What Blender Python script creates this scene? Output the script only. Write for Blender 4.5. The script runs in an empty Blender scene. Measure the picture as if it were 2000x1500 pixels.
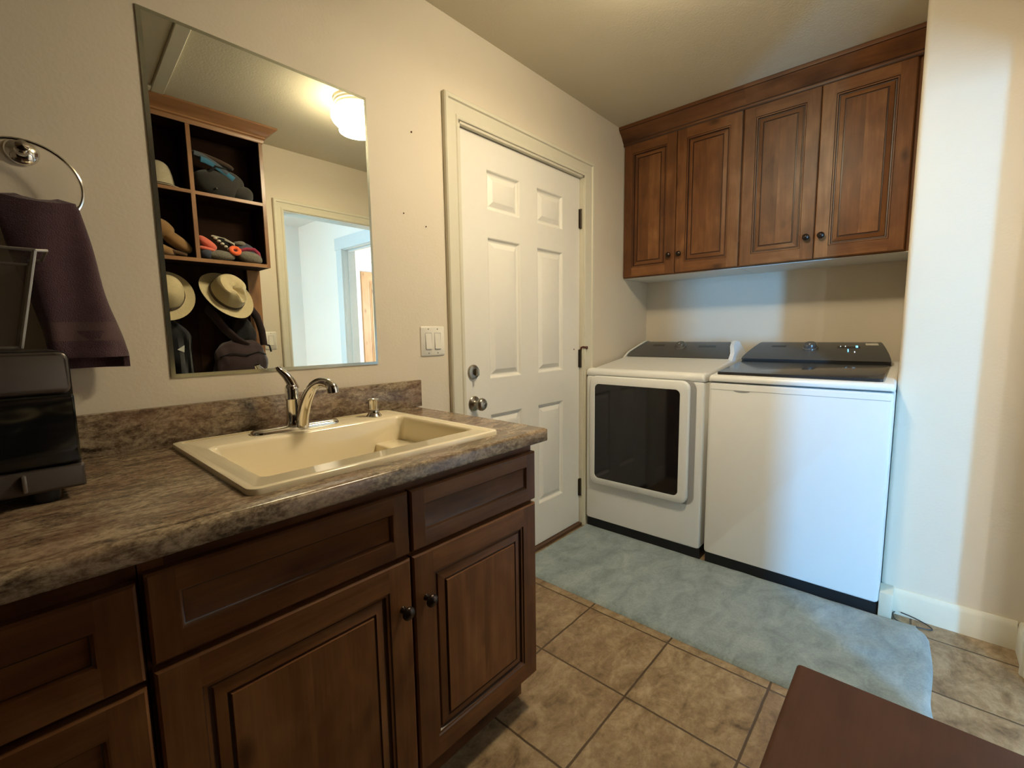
import bpy, bmesh, math, random
from math import sin, cos, pi, radians
from mathutils import Vector, Matrix, noise

random.seed(7)
SC = bpy.context.scene
COL = SC.collection

# ------------------------------------------------------------------ camera
CAM = Vector((-0.36385, -1.48475, 1.18615))
c_f = Vector((0.73865561, 0.66468435, -0.11217225))
c_r = Vector((0.66764261, -0.74434578, -0.01423733))
c_u = Vector((0.09295827, 0.06437449, 0.99358678))
cam_d = bpy.data.cameras.new('camera'); cam = bpy.data.objects.new('camera', cam_d); COL.objects.link(cam)
M4 = Matrix((c_r, c_u, -c_f)).transposed().to_4x4(); M4.translation = CAM
cam.matrix_world = M4
cam_d.sensor_width = 36.0; cam_d.sensor_fit = 'HORIZONTAL'; cam_d.lens = 886.54/2000*36
cam_d.clip_start = 0.01; cam_d.clip_end = 100
SC.camera = cam

# ------------------------------------------------------------------ light, world, exposure
SC.view_settings.view_transform = 'Standard'; SC.view_settings.look = 'None'
SC.view_settings.exposure = 0.0; SC.view_settings.gamma = 1.0; SC.view_settings.use_curve_mapping = False
LAMP_COL = (1.0, 0.84, 0.57); LAMP_STR = 45.0
DAY_COL = (0.13, 0.50, 1.0); DAY_WARM = (0.95, 0.97, 1.0)
W = bpy.data.worlds.new('world'); SC.world = W; W.use_nodes = True
W.node_tree.nodes['Background'].inputs[0].default_value = (0.55, 0.75, 1.0, 1)
W.node_tree.nodes['Background'].inputs[1].default_value = 1.2
def area_light(name, loc, direction, sx, sy, power, col, spread=180):
    d = bpy.data.lights.new(name, 'AREA'); d.shape = 'RECTANGLE'; d.size = sx; d.size_y = sy
    d.energy = power; d.color = col; d.spread = radians(spread)
    o = bpy.data.objects.new(name, d); COL.objects.link(o)
    o.location = loc; o.rotation_euler = Vector(direction).to_track_quat('-Z', 'Z').to_euler()
    return o
# daylight entering by the two windows of the rooms beyond the doorway
area_light('daylight_hall_window', (-1.30, -4.125, 1.15), (0, 1, 0), 0.36, 1.82, 350, DAY_COL)
area_light('daylight_hall_window_far', (-3.3, -4.125, 1.15), (0, 1, 0), 0.60, 1.82, 170, DAY_WARM)
area_light('daylight_room_window', (4.57, -3.2, 1.4), (-1, 0, 0), 1.0, 1.2, 220, (0.75, 0.88, 1.0))

# ------------------------------------------------------------------ material helpers
class NT:
    def __init__(s, name):
        s.m = bpy.data.materials.new(name); s.m.use_nodes = True
        s.t = s.m.node_tree; s.n = s.t.nodes; s.l = s.t.links
        s.b = s.n['Principled BSDF']
    def add(s, typ, **kw):
        n = s.n.new(typ)
        for k, v in kw.items():
            if k in n.inputs: 
                if hasattr(v, 'is_linked') or isinstance(v, bpy.types.NodeSocket): s.l.new(v, n.inputs[k])
                else: n.inputs[k].default_value = v
            else: setattr(n, k, v)
        return n
    def link(s, a, b): s.l.new(a, b)
    def val(s, inp, v):
        if isinstance(v, bpy.types.NodeSocket): s.l.new(v, inp)
        else: inp.default_value = v
    def math(s, op, a, b=0.0, c=None):
        n = s.n.new('ShaderNodeMath'); n.operation = op
        s.val(n.inputs[0], a); s.val(n.inputs[1], b)
        if c is not None: s.val(n.inputs[2], c)
        return n.outputs[0]
    def ramp(s, fac, stops):
        n = s.n.new('ShaderNodeValToRGB'); e = n.color_ramp.elements
        while len(e) < len(stops): e.new(0.5)
        for i, (p, c) in enumerate(stops):
            e[i].position = p; e[i].color = (*c, 1)
        s.l.new(fac, n.inputs[0]); return n.outputs[0]
    def mix(s, fac, a, b, mode='MIX'):
        n = s.n.new('ShaderNodeMix'); n.data_type = 'RGBA'; n.blend_type = mode
        s.val(n.inputs[0], fac)
        s.val(n.inputs[6], a if isinstance(a, bpy.types.NodeSocket) else (*a, 1))
        s.val(n.inputs[7], b if isinstance(b, bpy.types.NodeSocket) else (*b, 1))
        return n.outputs[2]
    def noise(s, vec, scale, detail=3, rough=0.5, dist=0.0):
        n = s.n.new('ShaderNodeTexNoise'); s.l.new(vec, n.inputs['Vector'])
        n.inputs['Scale'].default_value = scale; n.inputs['Detail'].default_value = detail
        n.inputs['Roughness'].default_value = rough; n.inputs['Distortion'].default_value = dist
        return n.outputs[0]
    def mapping(s, vec, scale=(1, 1, 1), loc=(0, 0, 0), rot=(0, 0, 0)):
        n = s.n.new('ShaderNodeMapping'); s.l.new(vec, n.inputs[0])
        n.inputs['Scale'].default_value = scale; n.inputs['Location'].default_value = loc
        n.inputs['Rotation'].default_value = rot
        return n.outputs[0]
    def bump(s, h, strength=0.3, dist=0.002):
        n = s.n.new('ShaderNodeBump'); n.inputs['Strength'].default_value = strength
        n.inputs['Distance'].default_value = dist; s.l.new(h, n.inputs['Height'])
        s.l.new(n.outputs[0], s.b.inputs['Normal'])
    def pos(s):
        return s.n.new('ShaderNodeNewGeometry').outputs['Position']
    def base(s, v, rough=None, metal=None, spec=None, coat=None):
        s.val(s.b.inputs['Base Color'], v if isinstance(v, bpy.types.NodeSocket) else (*v, 1))
        if rough is not None: s.val(s.b.inputs['Roughness'], rough)
        if metal is not None: s.b.inputs['Metallic'].default_value = metal
        if spec is not None: s.b.inputs['Specular IOR Level'].default_value = spec
        if coat is not None: s.b.inputs['Coat Weight'].default_value = coat

def plain(name, col, rough=0.5, metal=0.0, spec=0.5, var=0.06, scale=30, bump=0.0, bscale=200, coat=0.0):
    k = NT(name); p = k.pos()
    f = k.noise(p, scale, 4)
    c = k.mix(f, tuple(x*(1-var) for x in col), tuple(min(1, x*(1+var)) for x in col))
    k.base(c, rough, metal, spec, coat)
    if bump: k.bump(k.noise(p, bscale, 3), bump, 0.002)
    return k.m

def paint(name, col, bump=0.25):
    k = NT(name); p = k.pos()
    f = k.noise(p, 3.0, 3)
    c = k.mix(f, tuple(x*0.97 for x in col), tuple(min(1, x*1.03) for x in col))
    k.base(c, 0.62, 0, 0.3)
    h = k.math('ADD', k.noise(p, 110, 2), k.math('MULTIPLY', k.noise(p, 28, 3), 0.7))
    k.bump(h, bump, 0.002)
    return k.m

def wood(name, dark, mid, light, rough=0.33, tint=1.0, knots=True, coat=0.25):
    k = NT(name)
    uv = k.add('ShaderNodeUVMap', uv_map='UVMap').outputs[0]
    tone = k.add('ShaderNodeSeparateXYZ', Vector=k.add('ShaderNodeUVMap', uv_map='Tone').outputs[0]).outputs[0]
    a = k.noise(k.mapping(uv, (9, 0.9, 1)), 3.0, 4, 0.55, 0.6)
    fine = k.noise(k.mapping(uv, (160, 3, 1)), 1.0, 3, 0.6)
    blot = k.noise(k.mapping(uv, (1, 0.55, 1)), 11.0, 3, 0.5, 0.5)
    f = k.math('ADD', k.math('MULTIPLY', a, 0.36), k.math('MULTIPLY', blot, 0.42))
    f = k.math('ADD', f, k.math('MULTIPLY', fine, 0.13))
    f = k.math('ADD', f, k.math('MULTIPLY_ADD', tone, 0.34, -0.14))
    c = k.ramp(f, [(0.22, dark), (0.50, mid), (0.80, light)])
    if knots:
        vo = k.add('ShaderNodeTexVoronoi', Vector=k.mapping(uv, (8.0, 4.0, 1)), Scale=1.0).outputs['Distance']
        kn = k.ramp(vo, [(0.0, (1, 1, 1)), (0.06, (0.8, 0.8, 0.8)), (0.17, (0, 0, 0))])
        c = k.mix(k.math('MULTIPLY', kn, 0.75), c, tuple(x*0.45 for x in dark))
    k.base(c, rough, 0, 0.45, coat); k.b.inputs['Coat Roughness'].default_value = 0.25
    k.bump(fine, 0.06, 0.001)
    return k.m

MT = {}
MT['wall'] = paint('wall_paint', (0.71, 0.635, 0.515))
MT['ceil'] = paint('ceiling_paint', (0.66, 0.60, 0.46), 0.4)
MT['hall'] = paint('hall_paint', (0.90, 0.79, 0.68), 0.15)
MT['trim'] = plain('trim_paint', (0.70, 0.66, 0.53), 0.38, var=0.03)
MT['lampbase'] = plain('lamp_base_cream', (0.30, 0.27, 0.20), 0.5, var=0.03)
MT['htrim'] = plain('hall_trim_paint', (0.66, 0.65, 0.60), 0.38, var=0.03)
MT['door'] = plain('door_paint', (0.82, 0.79, 0.72), 0.36, var=0.02, bump=0.05, bscale=90)
MT['wood'] = wood('knotty_alder', (0.048, 0.0165, 0.0058), (0.170, 0.066, 0.0215), (0.34, 0.158, 0.058), 0.42, coat=0.0)
MT['wood'].node_tree.nodes['Principled BSDF'].inputs['Specular IOR Level'].default_value = 0.32
MT['glaze'] = plain('dark_glaze', (0.05, 0.016, 0.006), 0.35, var=0.2)
MT['inside'] = plain('cabinet_interior_dark', (0.045, 0.022, 0.012), 0.6, var=0.2)
MT['bench'] = wood('bench_wood', (0.050, 0.0175, 0.0065), (0.074, 0.0275, 0.0105), (0.100, 0.040, 0.016), 0.55, knots=False, coat=0.0)
MT['bench'].node_tree.nodes['Principled BSDF'].inputs['Specular IOR Level'].default_value = 0.25
MT['locker'] = wood('locker_wood', (0.12, 0.05, 0.02), (0.27, 0.125, 0.05), (0.40, 0.21, 0.09), 0.4)
MT['locker_dark'] = wood('locker_shaded_wood', (0.012, 0.006, 0.004), (0.022, 0.011, 0.007), (0.04, 0.02, 0.011), 0.9, coat=0.0)  # darkened copy of the locker wood, interior shade put into the colour
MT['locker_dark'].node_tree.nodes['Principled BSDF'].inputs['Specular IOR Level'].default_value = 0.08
MT['oak'] = wood('oak_door_wood', (0.30, 0.15, 0.06), (0.45, 0.25, 0.11), (0.55, 0.33, 0.16), 0.4)
MT['underside'] = plain('white_melamine', (0.74, 0.74, 0.70), 0.45, var=0.02)
MT['chrome'] = plain('chrome', (0.72, 0.70, 0.67), 0.10, 1.0, var=0.01)
MT['nickel'] = plain('satin_nickel', (0.36, 0.33, 0.28), 0.28, 1.0, var=0.05)
MT['bronze'] = plain('dark_bronze', (0.045, 0.032, 0.026), 0.30, 0.8, var=0.15)
MT['hinge'] = plain('hinge_metal', (0.08, 0.062, 0.045), 0.4, 0.8, var=0.2)
MT['rust'] = plain('hinge_pin_copper', (0.13, 0.05, 0.035), 0.45, 0.6, var=0.2)
MT['sink'] = plain('bisque_enamel', (0.88, 0.78, 0.56), 0.13, var=0.015, scale=4, coat=0.3)
MT['white'] = plain('appliance_white', (0.82, 0.82, 0.80), 0.42, var=0.01)
MT['seam'] = plain('appliance_seam_grey', (0.36, 0.36, 0.36), 0.4, var=0.02)
MT['console'] = plain('console_graphite', (0.085, 0.085, 0.083), 0.30, var=0.08)
MT['glassblk'] = plain('black_glass', (0.008, 0.008, 0.010), 0.07, var=0.05, coat=0.2)
MT['lidglass'] = plain('tinted_lid_glass', (0.03, 0.03, 0.032), 0.10, var=0.05)
MT['toe'] = plain('black_plastic', (0.012, 0.012, 0.014), 0.45, var=0.1)
MT['dial'] = plain('dial_graphite', (0.17, 0.17, 0.17), 0.16, 0.5, var=0.05)
MT['oven'] = plain('oven_black_shell', (0.035, 0.031, 0.028), 0.30, 0.2, var=0.1)
MT['ovenface'] = plain('oven_dark_glass', (0.006, 0.006, 0.006), 0.09, var=0.1)
MT['ovengrey'] = plain('oven_smoked_steel', (0.10, 0.085, 0.075), 0.32, 0.6, var=0.08)
MT['wire'] = plain('grey_wire', (0.30, 0.28, 0.25), 0.35, 0.7, var=0.05)
MT['plate'] = plain('switch_plastic', (0.78, 0.74, 0.65), 0.35, var=0.01)
MT['cord'] = plain('dark_cord', (0.03, 0.028, 0.027), 0.5, var=0.05)
MT['nail'] = plain('nail_brown', (0.12, 0.06, 0.03), 0.5, 0.3, var=0.1)
MT['blind'] = plain('threshold_wood', (0.10, 0.05, 0.025), 0.5, var=0.2, scale=60)
MT['sticker'] = plain('pale_sticker', (0.62, 0.58, 0.50), 0.5, var=0.02)
MT['mark'] = plain('faint_dark_print', (0.022, 0.022, 0.022), 0.3, var=0.02)

def emit(name, col, st):
    k = NT(name); k.base((0.8, 0.8, 0.8), 0.3)
    k.b.inputs['Emission Color'].default_value = (*col, 1); k.b.inputs['Emission Strength'].default_value = st
    return k.m
MT['globe'] = emit('lit_globe_glass', LAMP_COL, LAMP_STR)
MT['led'] = emit('blue_led', (0.05, 0.55, 1.0), 3.0)
MT['led_w'] = emit('white_led', (0.7, 0.85, 1.0), 1.5)

k = NT('mirror_silver'); k.base(k.mix(k.noise(k.pos(), 6, 2), (0.80, 0.83, 0.78), (0.82, 0.85, 0.80)), 0.0, 1.0); MT['mirror'] = k.m
k = NT('mirror_edge'); k.base(k.mix(k.noise(k.pos(), 40, 2), (0.50, 0.52, 0.44), (0.56, 0.58, 0.50)), 0.22, 0.9); MT['medge'] = k.m
k = NT('window_glass'); k.base((0.9, 0.95, 0.95), 0.02)
tr = k.add('ShaderNodeBsdfTransparent'); gl = k.add('ShaderNodeBsdfGlossy', Roughness=0.02)
mx = k.n.new('ShaderNodeMixShader')
mx.inputs[0].default_value = 0.08; k.link(tr.outputs[0], mx.inputs[1]); k.link(gl.outputs[0], mx.inputs[2])
k.link(mx.outputs[0], k.n['Material Output'].inputs[0]); MT['pane'] = k.m
k = NT('dark_mesh_panel'); k.base((0.06, 0.045, 0.03), 0.6)
tr = k.add('ShaderNodeBsdfTransparent'); mx = k.n.new('ShaderNodeMixShader'); mx.inputs[0].default_value = 0.55
k.link(tr.outputs[0], mx.inputs[1]); k.link(k.b.outputs[0], mx.inputs[2])
k.link(mx.outputs[0], k.n['Material Output'].inputs[0]); MT['meshpanel'] = k.m

# floor tile
TX, TY, TPX, TPY = 0.545, -0.838, 0.338, 0.344
k = NT('stone_tile'); p = k.pos()
xyz = k.add('ShaderNodeSeparateXYZ', Vector=p)
u = k.math('DIVIDE', k.math('SUBTRACT', xyz.outputs[0], TX), TPX)
v = k.math('DIVIDE', k.math('SUBTRACT', xyz.outputs[1], TY), TPY)
wob = k.math('MULTIPLY', k.math('SUBTRACT', k.noise(p, 18, 2), 0.5), 0.012)
fu = k.math('FRACT', k.math('ADD', u, wob)); fv = k.math('FRACT', k.math('ADD', v, wob))
eu = k.math('MINIMUM', fu, k.math('SUBTRACT', 1.0, fu)); ev = k.math('MINIMUM', fv, k.math('SUBTRACT', 1.0, fv))
ed = k.math('MINIMUM', eu, ev)
g = k.n.new('ShaderNodeMapRange'); k.link(ed, g.inputs[0]); g.inputs[1].default_value = 0.0075; g.inputs[2].default_value = 0.013
cell = k.add('ShaderNodeCombineXYZ', X=k.math('FLOOR', u), Y=k.math('FLOOR', v))
wn = k.add('ShaderNodeTexWhiteNoise', Vector=cell.outputs[0]); wn.noise_dimensions = '3D'
off = k.add('ShaderNodeVectorMath', operation='MULTIPLY_ADD'); k.link(wn.outputs['Color'], off.inputs[0]); off.inputs[1].default_value = (30, 30, 30); k.link(p, off.inputs[2])
pv = off.outputs[0]
n1 = k.noise(k.mapping(pv, (1, 1.7, 1), rot=(0, 0, 0.6)), 8.5, 7, 0.72, 0.45)
n2 = k.noise(pv, 42, 4, 0.65, 0.4)
f = k.math('ADD', k.math('MULTIPLY', n1, 0.75), k.math('MULTIPLY', n2, 0.30))
tc = k.ramp(f, [(0.36, (0.095, 0.058, 0.029)), (0.46, (0.205, 0.136, 0.072)), (0.54, (0.285, 0.20, 0.11)), (0.68, (0.43, 0.325, 0.20))])
tc = k.mix(k.math('MULTIPLY', wn.outputs['Value'], 0.25), tc, (0.21, 0.13, 0.075))
k.base(k.mix(g.outputs[0], (0.075, 0.046, 0.023), tc), 0.42, 0, 0.4)
k.bump(k.math('ADD', k.math('MULTIPLY', g.outputs[0], 1.0), k.math('MULTIPLY', n2, 0.35)), 0.5, 0.002)
MT['tile'] = k.m
k = NT('hall_oak_floor'); p = k.pos()
k.base(k.ramp(k.noise(k.mapping(p, (3, 30, 1)), 1.5, 3), [(0.3, (0.30, 0.2, 0.12)), (0.7, (0.5, 0.37, 0.24))]), 0.35); MT['hallfloor'] = k.m

# laminate counter
k = NT('brown_granite_laminate'); p = k.pos()
warp = k.add('ShaderNodeVectorMath', operation='MULTIPLY_ADD')
wv = k.add('ShaderNodeTexNoise', Vector=p, Scale=5.0, Detail=3.0); k.link(wv.outputs['Color'], warp.inputs[0]); warp.inputs[1].default_value = (0.10, 0.10, 0.10); k.link(p, warp.inputs[2])
st = k.noise(k.mapping(warp.outputs[0], (3.0, 9, 9), rot=(0, 0, 0.12)), 3.2, 6, 0.72, 0.9)
sp = k.noise(k.mapping(p, (1, 1.5, 1.5)), 85, 4, 0.75)
big = k.noise(p, 6, 3, 0.5, 0.5)
f = k.math('ADD', k.math('MULTIPLY', st, 0.62), k.math('MULTIPLY', sp, 0.46))
cc = k.ramp(f, [(0.41, (0.040, 0.028, 0.019)), (0.49, (0.135, 0.096, 0.060)), (0.55, (0.235, 0.175, 0.112)), (0.62, (0.36, 0.28, 0.185)), (0.74, (0.50, 0.41, 0.29))])
cc = k.mix(k.ramp(big, [(0.45, (0, 0, 0)), (0.68, (0.45, 0.45, 0.45))]), cc, (0.22, 0.12, 0.08), 'MIX')
k.base(cc, 0.22, 0, 0.45); k.bump(sp, 0.05, 0.001); MT['counter'] = k.m

def fabric(name, c1, c2, scale=60, rough=0.9, bump=0.6, bscale=350, sheen=0.3):
    k = NT(name); p = k.pos()
    f = k.noise(p, scale, 4, 0.6)
    k.base(k.mix(f, c1, c2), rough, 0, 0.15); k.b.inputs['Sheen Weight'].default_value = sheen
    k.bump(k.noise(p, bscale, 3, 0.6), bump, 0.003)
    return k.m
k = NT('blue_grey_chenille'); p = k.pos()
f = k.math('ADD', k.math('MULTIPLY', k.noise(k.mapping(p, (1, 1.6, 1), rot=(0, 0, 0.5)), 7, 5, 0.65, 0.8), 0.7), k.math('MULTIPLY', k.noise(p, 120, 3, 0.6), 0.3))
k.base(k.ramp(f, [(0.36, (0.185, 0.235, 0.24)), (0.5, (0.265, 0.325, 0.33)), (0.66, (0.37, 0.43, 0.43))]), 0.9, 0, 0.15); k.b.inputs['Sheen Weight'].default_value = 0.3
k.bump(k.noise(p, 260, 3, 0.6), 0.9, 0.003); MT['rug'] = k.m
MT['rugedge'] = fabric('rug_binding', (0.26, 0.35, 0.36), (0.33, 0.42, 0.43), 40)
MT['towel'] = fabric('plum_terry', (0.055, 0.026, 0.036), (0.085, 0.042, 0.055), 40, bump=1.0, bscale=420)
MT['towelband'] = fabric('plum_flat_weave', (0.085, 0.05, 0.052), (0.11, 0.066, 0.066), 60, bump=0.3)
MT['straw'] = fabric('pale_straw', (0.46, 0.38, 0.22), (0.62, 0.52, 0.33), 120, 0.7, 0.5, 300, 0)
MT['felt'] = fabric('cream_felt', (0.40, 0.35, 0.25), (0.55, 0.48, 0.36), 80, sheen=0.2)
MT['band'] = fabric('brown_hat_band', (0.05, 0.03, 0.02), (0.08, 0.05, 0.035), 60)
MT['blackcloth'] = fabric('black_cloth', (0.006, 0.006, 0.008), (0.014, 0.014, 0.017), 20)
MT['plumcloth'] = fabric('plum_brown_cloth', (0.030, 0.018, 0.020), (0.065, 0.040, 0.042), 14)
MT['whitetag'] = fabric('white_cloth', (0.5, 0.5, 0.46), (0.6, 0.6, 0.56), 30)
MT['tan'] = fabric('tan_suede', (0.22, 0.12, 0.05), (0.33, 0.19, 0.08), 25)
MT['brown'] = fabric('brown_leather', (0.07, 0.035, 0.018), (0.11, 0.06, 0.03), 25)
MT['darkgrey'] = fabric('charcoal_canvas', (0.028, 0.026, 0.025), (0.045, 0.042, 0.04), 20)
MT['blue'] = fabric('blue_strap', (0.03, 0.12, 0.22), (0.05, 0.18, 0.31), 40)
MT['slate'] = fabric('slate_strap', (0.07, 0.085, 0.11), (0.10, 0.12, 0.15), 40)
MT['coral'] = fabric('coral_knit', (0.60, 0.12, 0.08), (0.75, 0.19, 0.13), 80)
MT['orange'] = fabric('orange_fleece', (0.75, 0.11, 0.035), (0.9, 0.18, 0.06), 60)
MT['greyfuzz'] = fabric('grey_wool', (0.09, 0.08, 0.065), (0.22, 0.20, 0.165), 90, bump=1.0, bscale=180)
MT['navy'] = fabric('navy_knit', (0.025, 0.03, 0.05), (0.09, 0.10, 0.14), 60)
MT['maroon'] = fabric('maroon_fleece', (0.22, 0.02, 0.05), (0.33, 0.04, 0.08), 60)
MT['offwhite'] = plain('offwhite_plastic', (0.55, 0.52, 0.43), 0.4)

# ------------------------------------------------------------------ mesh builder
class MB:
    def __init__(s): s.f = []
    def face(s, pts, mat=0, uv=None, tone=0.5, smooth=False):
        pts = [Vector(p) for p in pts]
        if uv is None:
            n = (pts[1]-pts[0]).cross(pts[2]-pts[0])
            if n.length < 1e-12 and len(pts) > 3: n = (pts[2]-pts[0]).cross(pts[3]-pts[0])
            a = max(range(3), key=lambda i: abs(n[i]))
            o = [i for i in range(3) if i != a]
            uv = [(p[o[0]], p[o[1]]) for p in pts]
        s.f.append((pts, mat, uv, tone, smooth))
    def box(s, p0, p1, mat=0, grain=None, tone=None, skip=()):
        x0, y0, z0 = [min(a, b) for a, b in zip(p0, p1)]; x1, y1, z1 = [max(a, b) for a, b in zip(p0, p1)]
        if grain is None: grain = max(range(3), key=lambda i: (x1-x0, y1-y0, z1-z0)[i])
        if tone is None: tone = random.uniform(0.25, 0.75)
        ou, ov = random.uniform(0, 20), random.uniform(0, 20)
        P = lambda i: ((x1 if i & 1 else x0), (y1 if i & 2 else y0), (z1 if i & 4 else z0))
        for key, q in (('-z', (0, 2, 3, 1)), ('+z', (4, 5, 7, 6)), ('-y', (0, 1, 5, 4)), ('+y', (2, 6, 7, 3)), ('-x', (0, 4, 6, 2)), ('+x', (1, 3, 7, 5))):
            if key in skip: continue
            pts = [P(i) for i in q]
            ax = 'xyz'.index(key[1]); o = [i for i in range(3) if i != ax]
            if grain in o: al = grain; ac = [i for i in o if i != grain][0]
            else: al, ac = o
            s.face(pts, mat, [(p[ac]+ou, p[al]+ov) for p in pts], tone)
    def rbox(s, p0, p1, r, seg=3, mat=0, edges=None, tone=0.5, M=None):
        bm = bmesh.new(); bmesh.ops.create_cube(bm, size=1)
        a = Vector(p0); b = Vector(p1); c = (a+b)/2; d = b-a
        for v in bm.verts: v.co = Vector((c.x+v.co.x*d.x, c.y+v.co.y*d.y, c.z+v.co.z*d.z))
        es = [e for e in bm.edges if edges is None or edges((e.verts[0].co-c), (e.verts[1].co-c))]
        bmesh.ops.bevel(bm, geom=es, offset=r, segments=seg, profile=0.5, affect='EDGES')
        for f in bm.faces:
            pts = [v.co.copy() for v in f.verts]
            if M: pts = [M @ p for p in pts]
            s.face(pts, mat, None, tone, True)
        bm.free()
    def grid(s, rows, closed=False, mat=0, tone=0.5, smooth=True, cap0=False, cap1=False, flip=False, matf=None):
        n = len(rows[0])
        for i in range(len(rows)-1):
            for j in range(n if closed else n-1):
                k = (j+1) % n
                q = [rows[i][j], rows[i][k], rows[i+1][k], rows[i+1][j]]
                if flip: q.reverse()
                s.face(q, matf(i, j) if matf else mat, None, tone, smooth)
        if cap0: s.face(list(rows[0]) if flip else list(reversed(rows[0])), mat if not matf else matf(0, 0), None, tone, smooth)
        if cap1: s.face(list(reversed(rows[-1])) if flip else list(rows[-1]), mat if not matf else matf(len(rows)-2, 0), None, tone, smooth)
    def tube(s, path, r, n=10, mat=0, closed=False, caps=True, sx=1.0):
        P = [Vector(p) for p in path]; m = len(P); rows = []
        rr = r if callable(r) else (lambda t: r)
        up = None
        for i in range(m):
            if closed: d = P[(i+1) % m]-P[i-1]
            else: d = P[min(i+1, m-1)]-P[max(i-1, 0)]
            d.normalize()
            if up is None:
                up = Vector((0, 0, 1)) if abs(d.z) < 0.9 else Vector((1, 0, 0))
            up = (up-d*up.dot(d)).normalized(); sd = d.cross(up)
            R = rr(i/max(1, m-1))
            rows.append([P[i]+sd*(R*sx*cos(2*pi*k/n))+up*(R*sin(2*pi*k/n)) for k in range(n)])
        if closed: rows.append(rows[0])
        s.grid(rows, True, mat, cap0=caps and not closed, cap1=caps and not closed, flip=False)
    def lathe(s, prof, o, ax=(0, 0, 1), n=24, mat=0, e=(1, 1), matf=None):
        A = Vector(ax).normalized(); X = A.orthogonal().normalized(); Y = A.cross(X); o = Vector(o)
        rows = [[o+A*h+X*(max(r, 1e-5)*e[0]*cos(2*pi*k/n))+Y*(max(r, 1e-5)*e[1]*sin(2*pi*k/n)) for k in range(n)] for r, h in prof]
        s.grid(rows, True, mat, matf=matf)
    def build(s, name, mats, parent=None, base=None, merge=True, bevel=0, auto=40, kind=None, **props):
        base = Vector(base) if base is not None else (Vector(parent['_b']) if parent is not None and '_b' in parent else Vector((0, 0, 0)))
        vi = {}; V = []; F = []
        for pts, *_ in s.f:
            idx = []
            for p in pts:
                q = p-base; key = (round(q.x, 5), round(q.y, 5), round(q.z, 5))
                if key not in vi: vi[key] = len(V); V.append(q)
                idx.append(vi[key])
            F.append(idx)
        keep = []
        for i, f in enumerate(F):
            g = []; src = []
            for j, a in enumerate(f):
                if a not in g: g.append(a); src.append(j)
            if len(g) >= 3: keep.append((g, src, i))
        me = bpy.data.meshes.new(name); me.from_pydata(V, [], [g for g, _, _ in keep])
        u1 = me.uv_layers.new(name='UVMap'); u2 = me.uv_layers.new(name='Tone')
        li = 0
        for pi_, (g, src, i) in enumerate(keep):
            _, mat, uv, tone, smooth = s.f[i]
            pl = me.polygons[pi_]; pl.material_index = mat; pl.use_smooth = smooth
            for j in src:
                u1.data[li].uv = uv[j]; u2.data[li].uv = (tone, 0); li += 1
        for m in (mats if isinstance(mats, (list, tuple)) else [mats]): me.materials.append(MT[m] if isinstance(m, str) else m)
        me.validate(); me.update()
        try: me.set_sharp_from_angle(angle=radians(auto))
        except Exception: pass
        o = bpy.data.objects.new(name, me); COL.objects.link(o)
        if parent is not None: o.parent = parent; o['_b'] = list(base)
        else: o.location = base; o['_b'] = list(base)
        if bevel:
            b = o.modifiers.new('bevel', 'BEVEL'); b.width = bevel; b.segments = 2; b.limit_method = 'ANGLE'; b.angle_limit = radians(50)
        if kind: o['kind'] = kind
        for kk, vv in props.items(): o[kk] = vv
        return o

def thing(name, loc, label, cat, group=None):
    o = bpy.data.objects.new(name, None); COL.objects.link(o); o.location = loc; o['_b'] = list(loc)
    o.empty_display_size = 0.1
    o['label'] = label; o['category'] = cat
    if group: o['group'] = group
    return o
def struct(name, mb, mats, parent=None, **kw):
    return mb.build(name, mats, parent, kind=None if parent is not None else 'structure', **kw)
class Fr:
    def __init__(s, o, U, V, N): s.o = Vector(o); s.U = Vector(U); s.V = Vector(V); s.N = Vector(N)
    def __call__(s, u, v, d=0): return s.o+s.U*u+s.V*v+s.N*d

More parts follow.
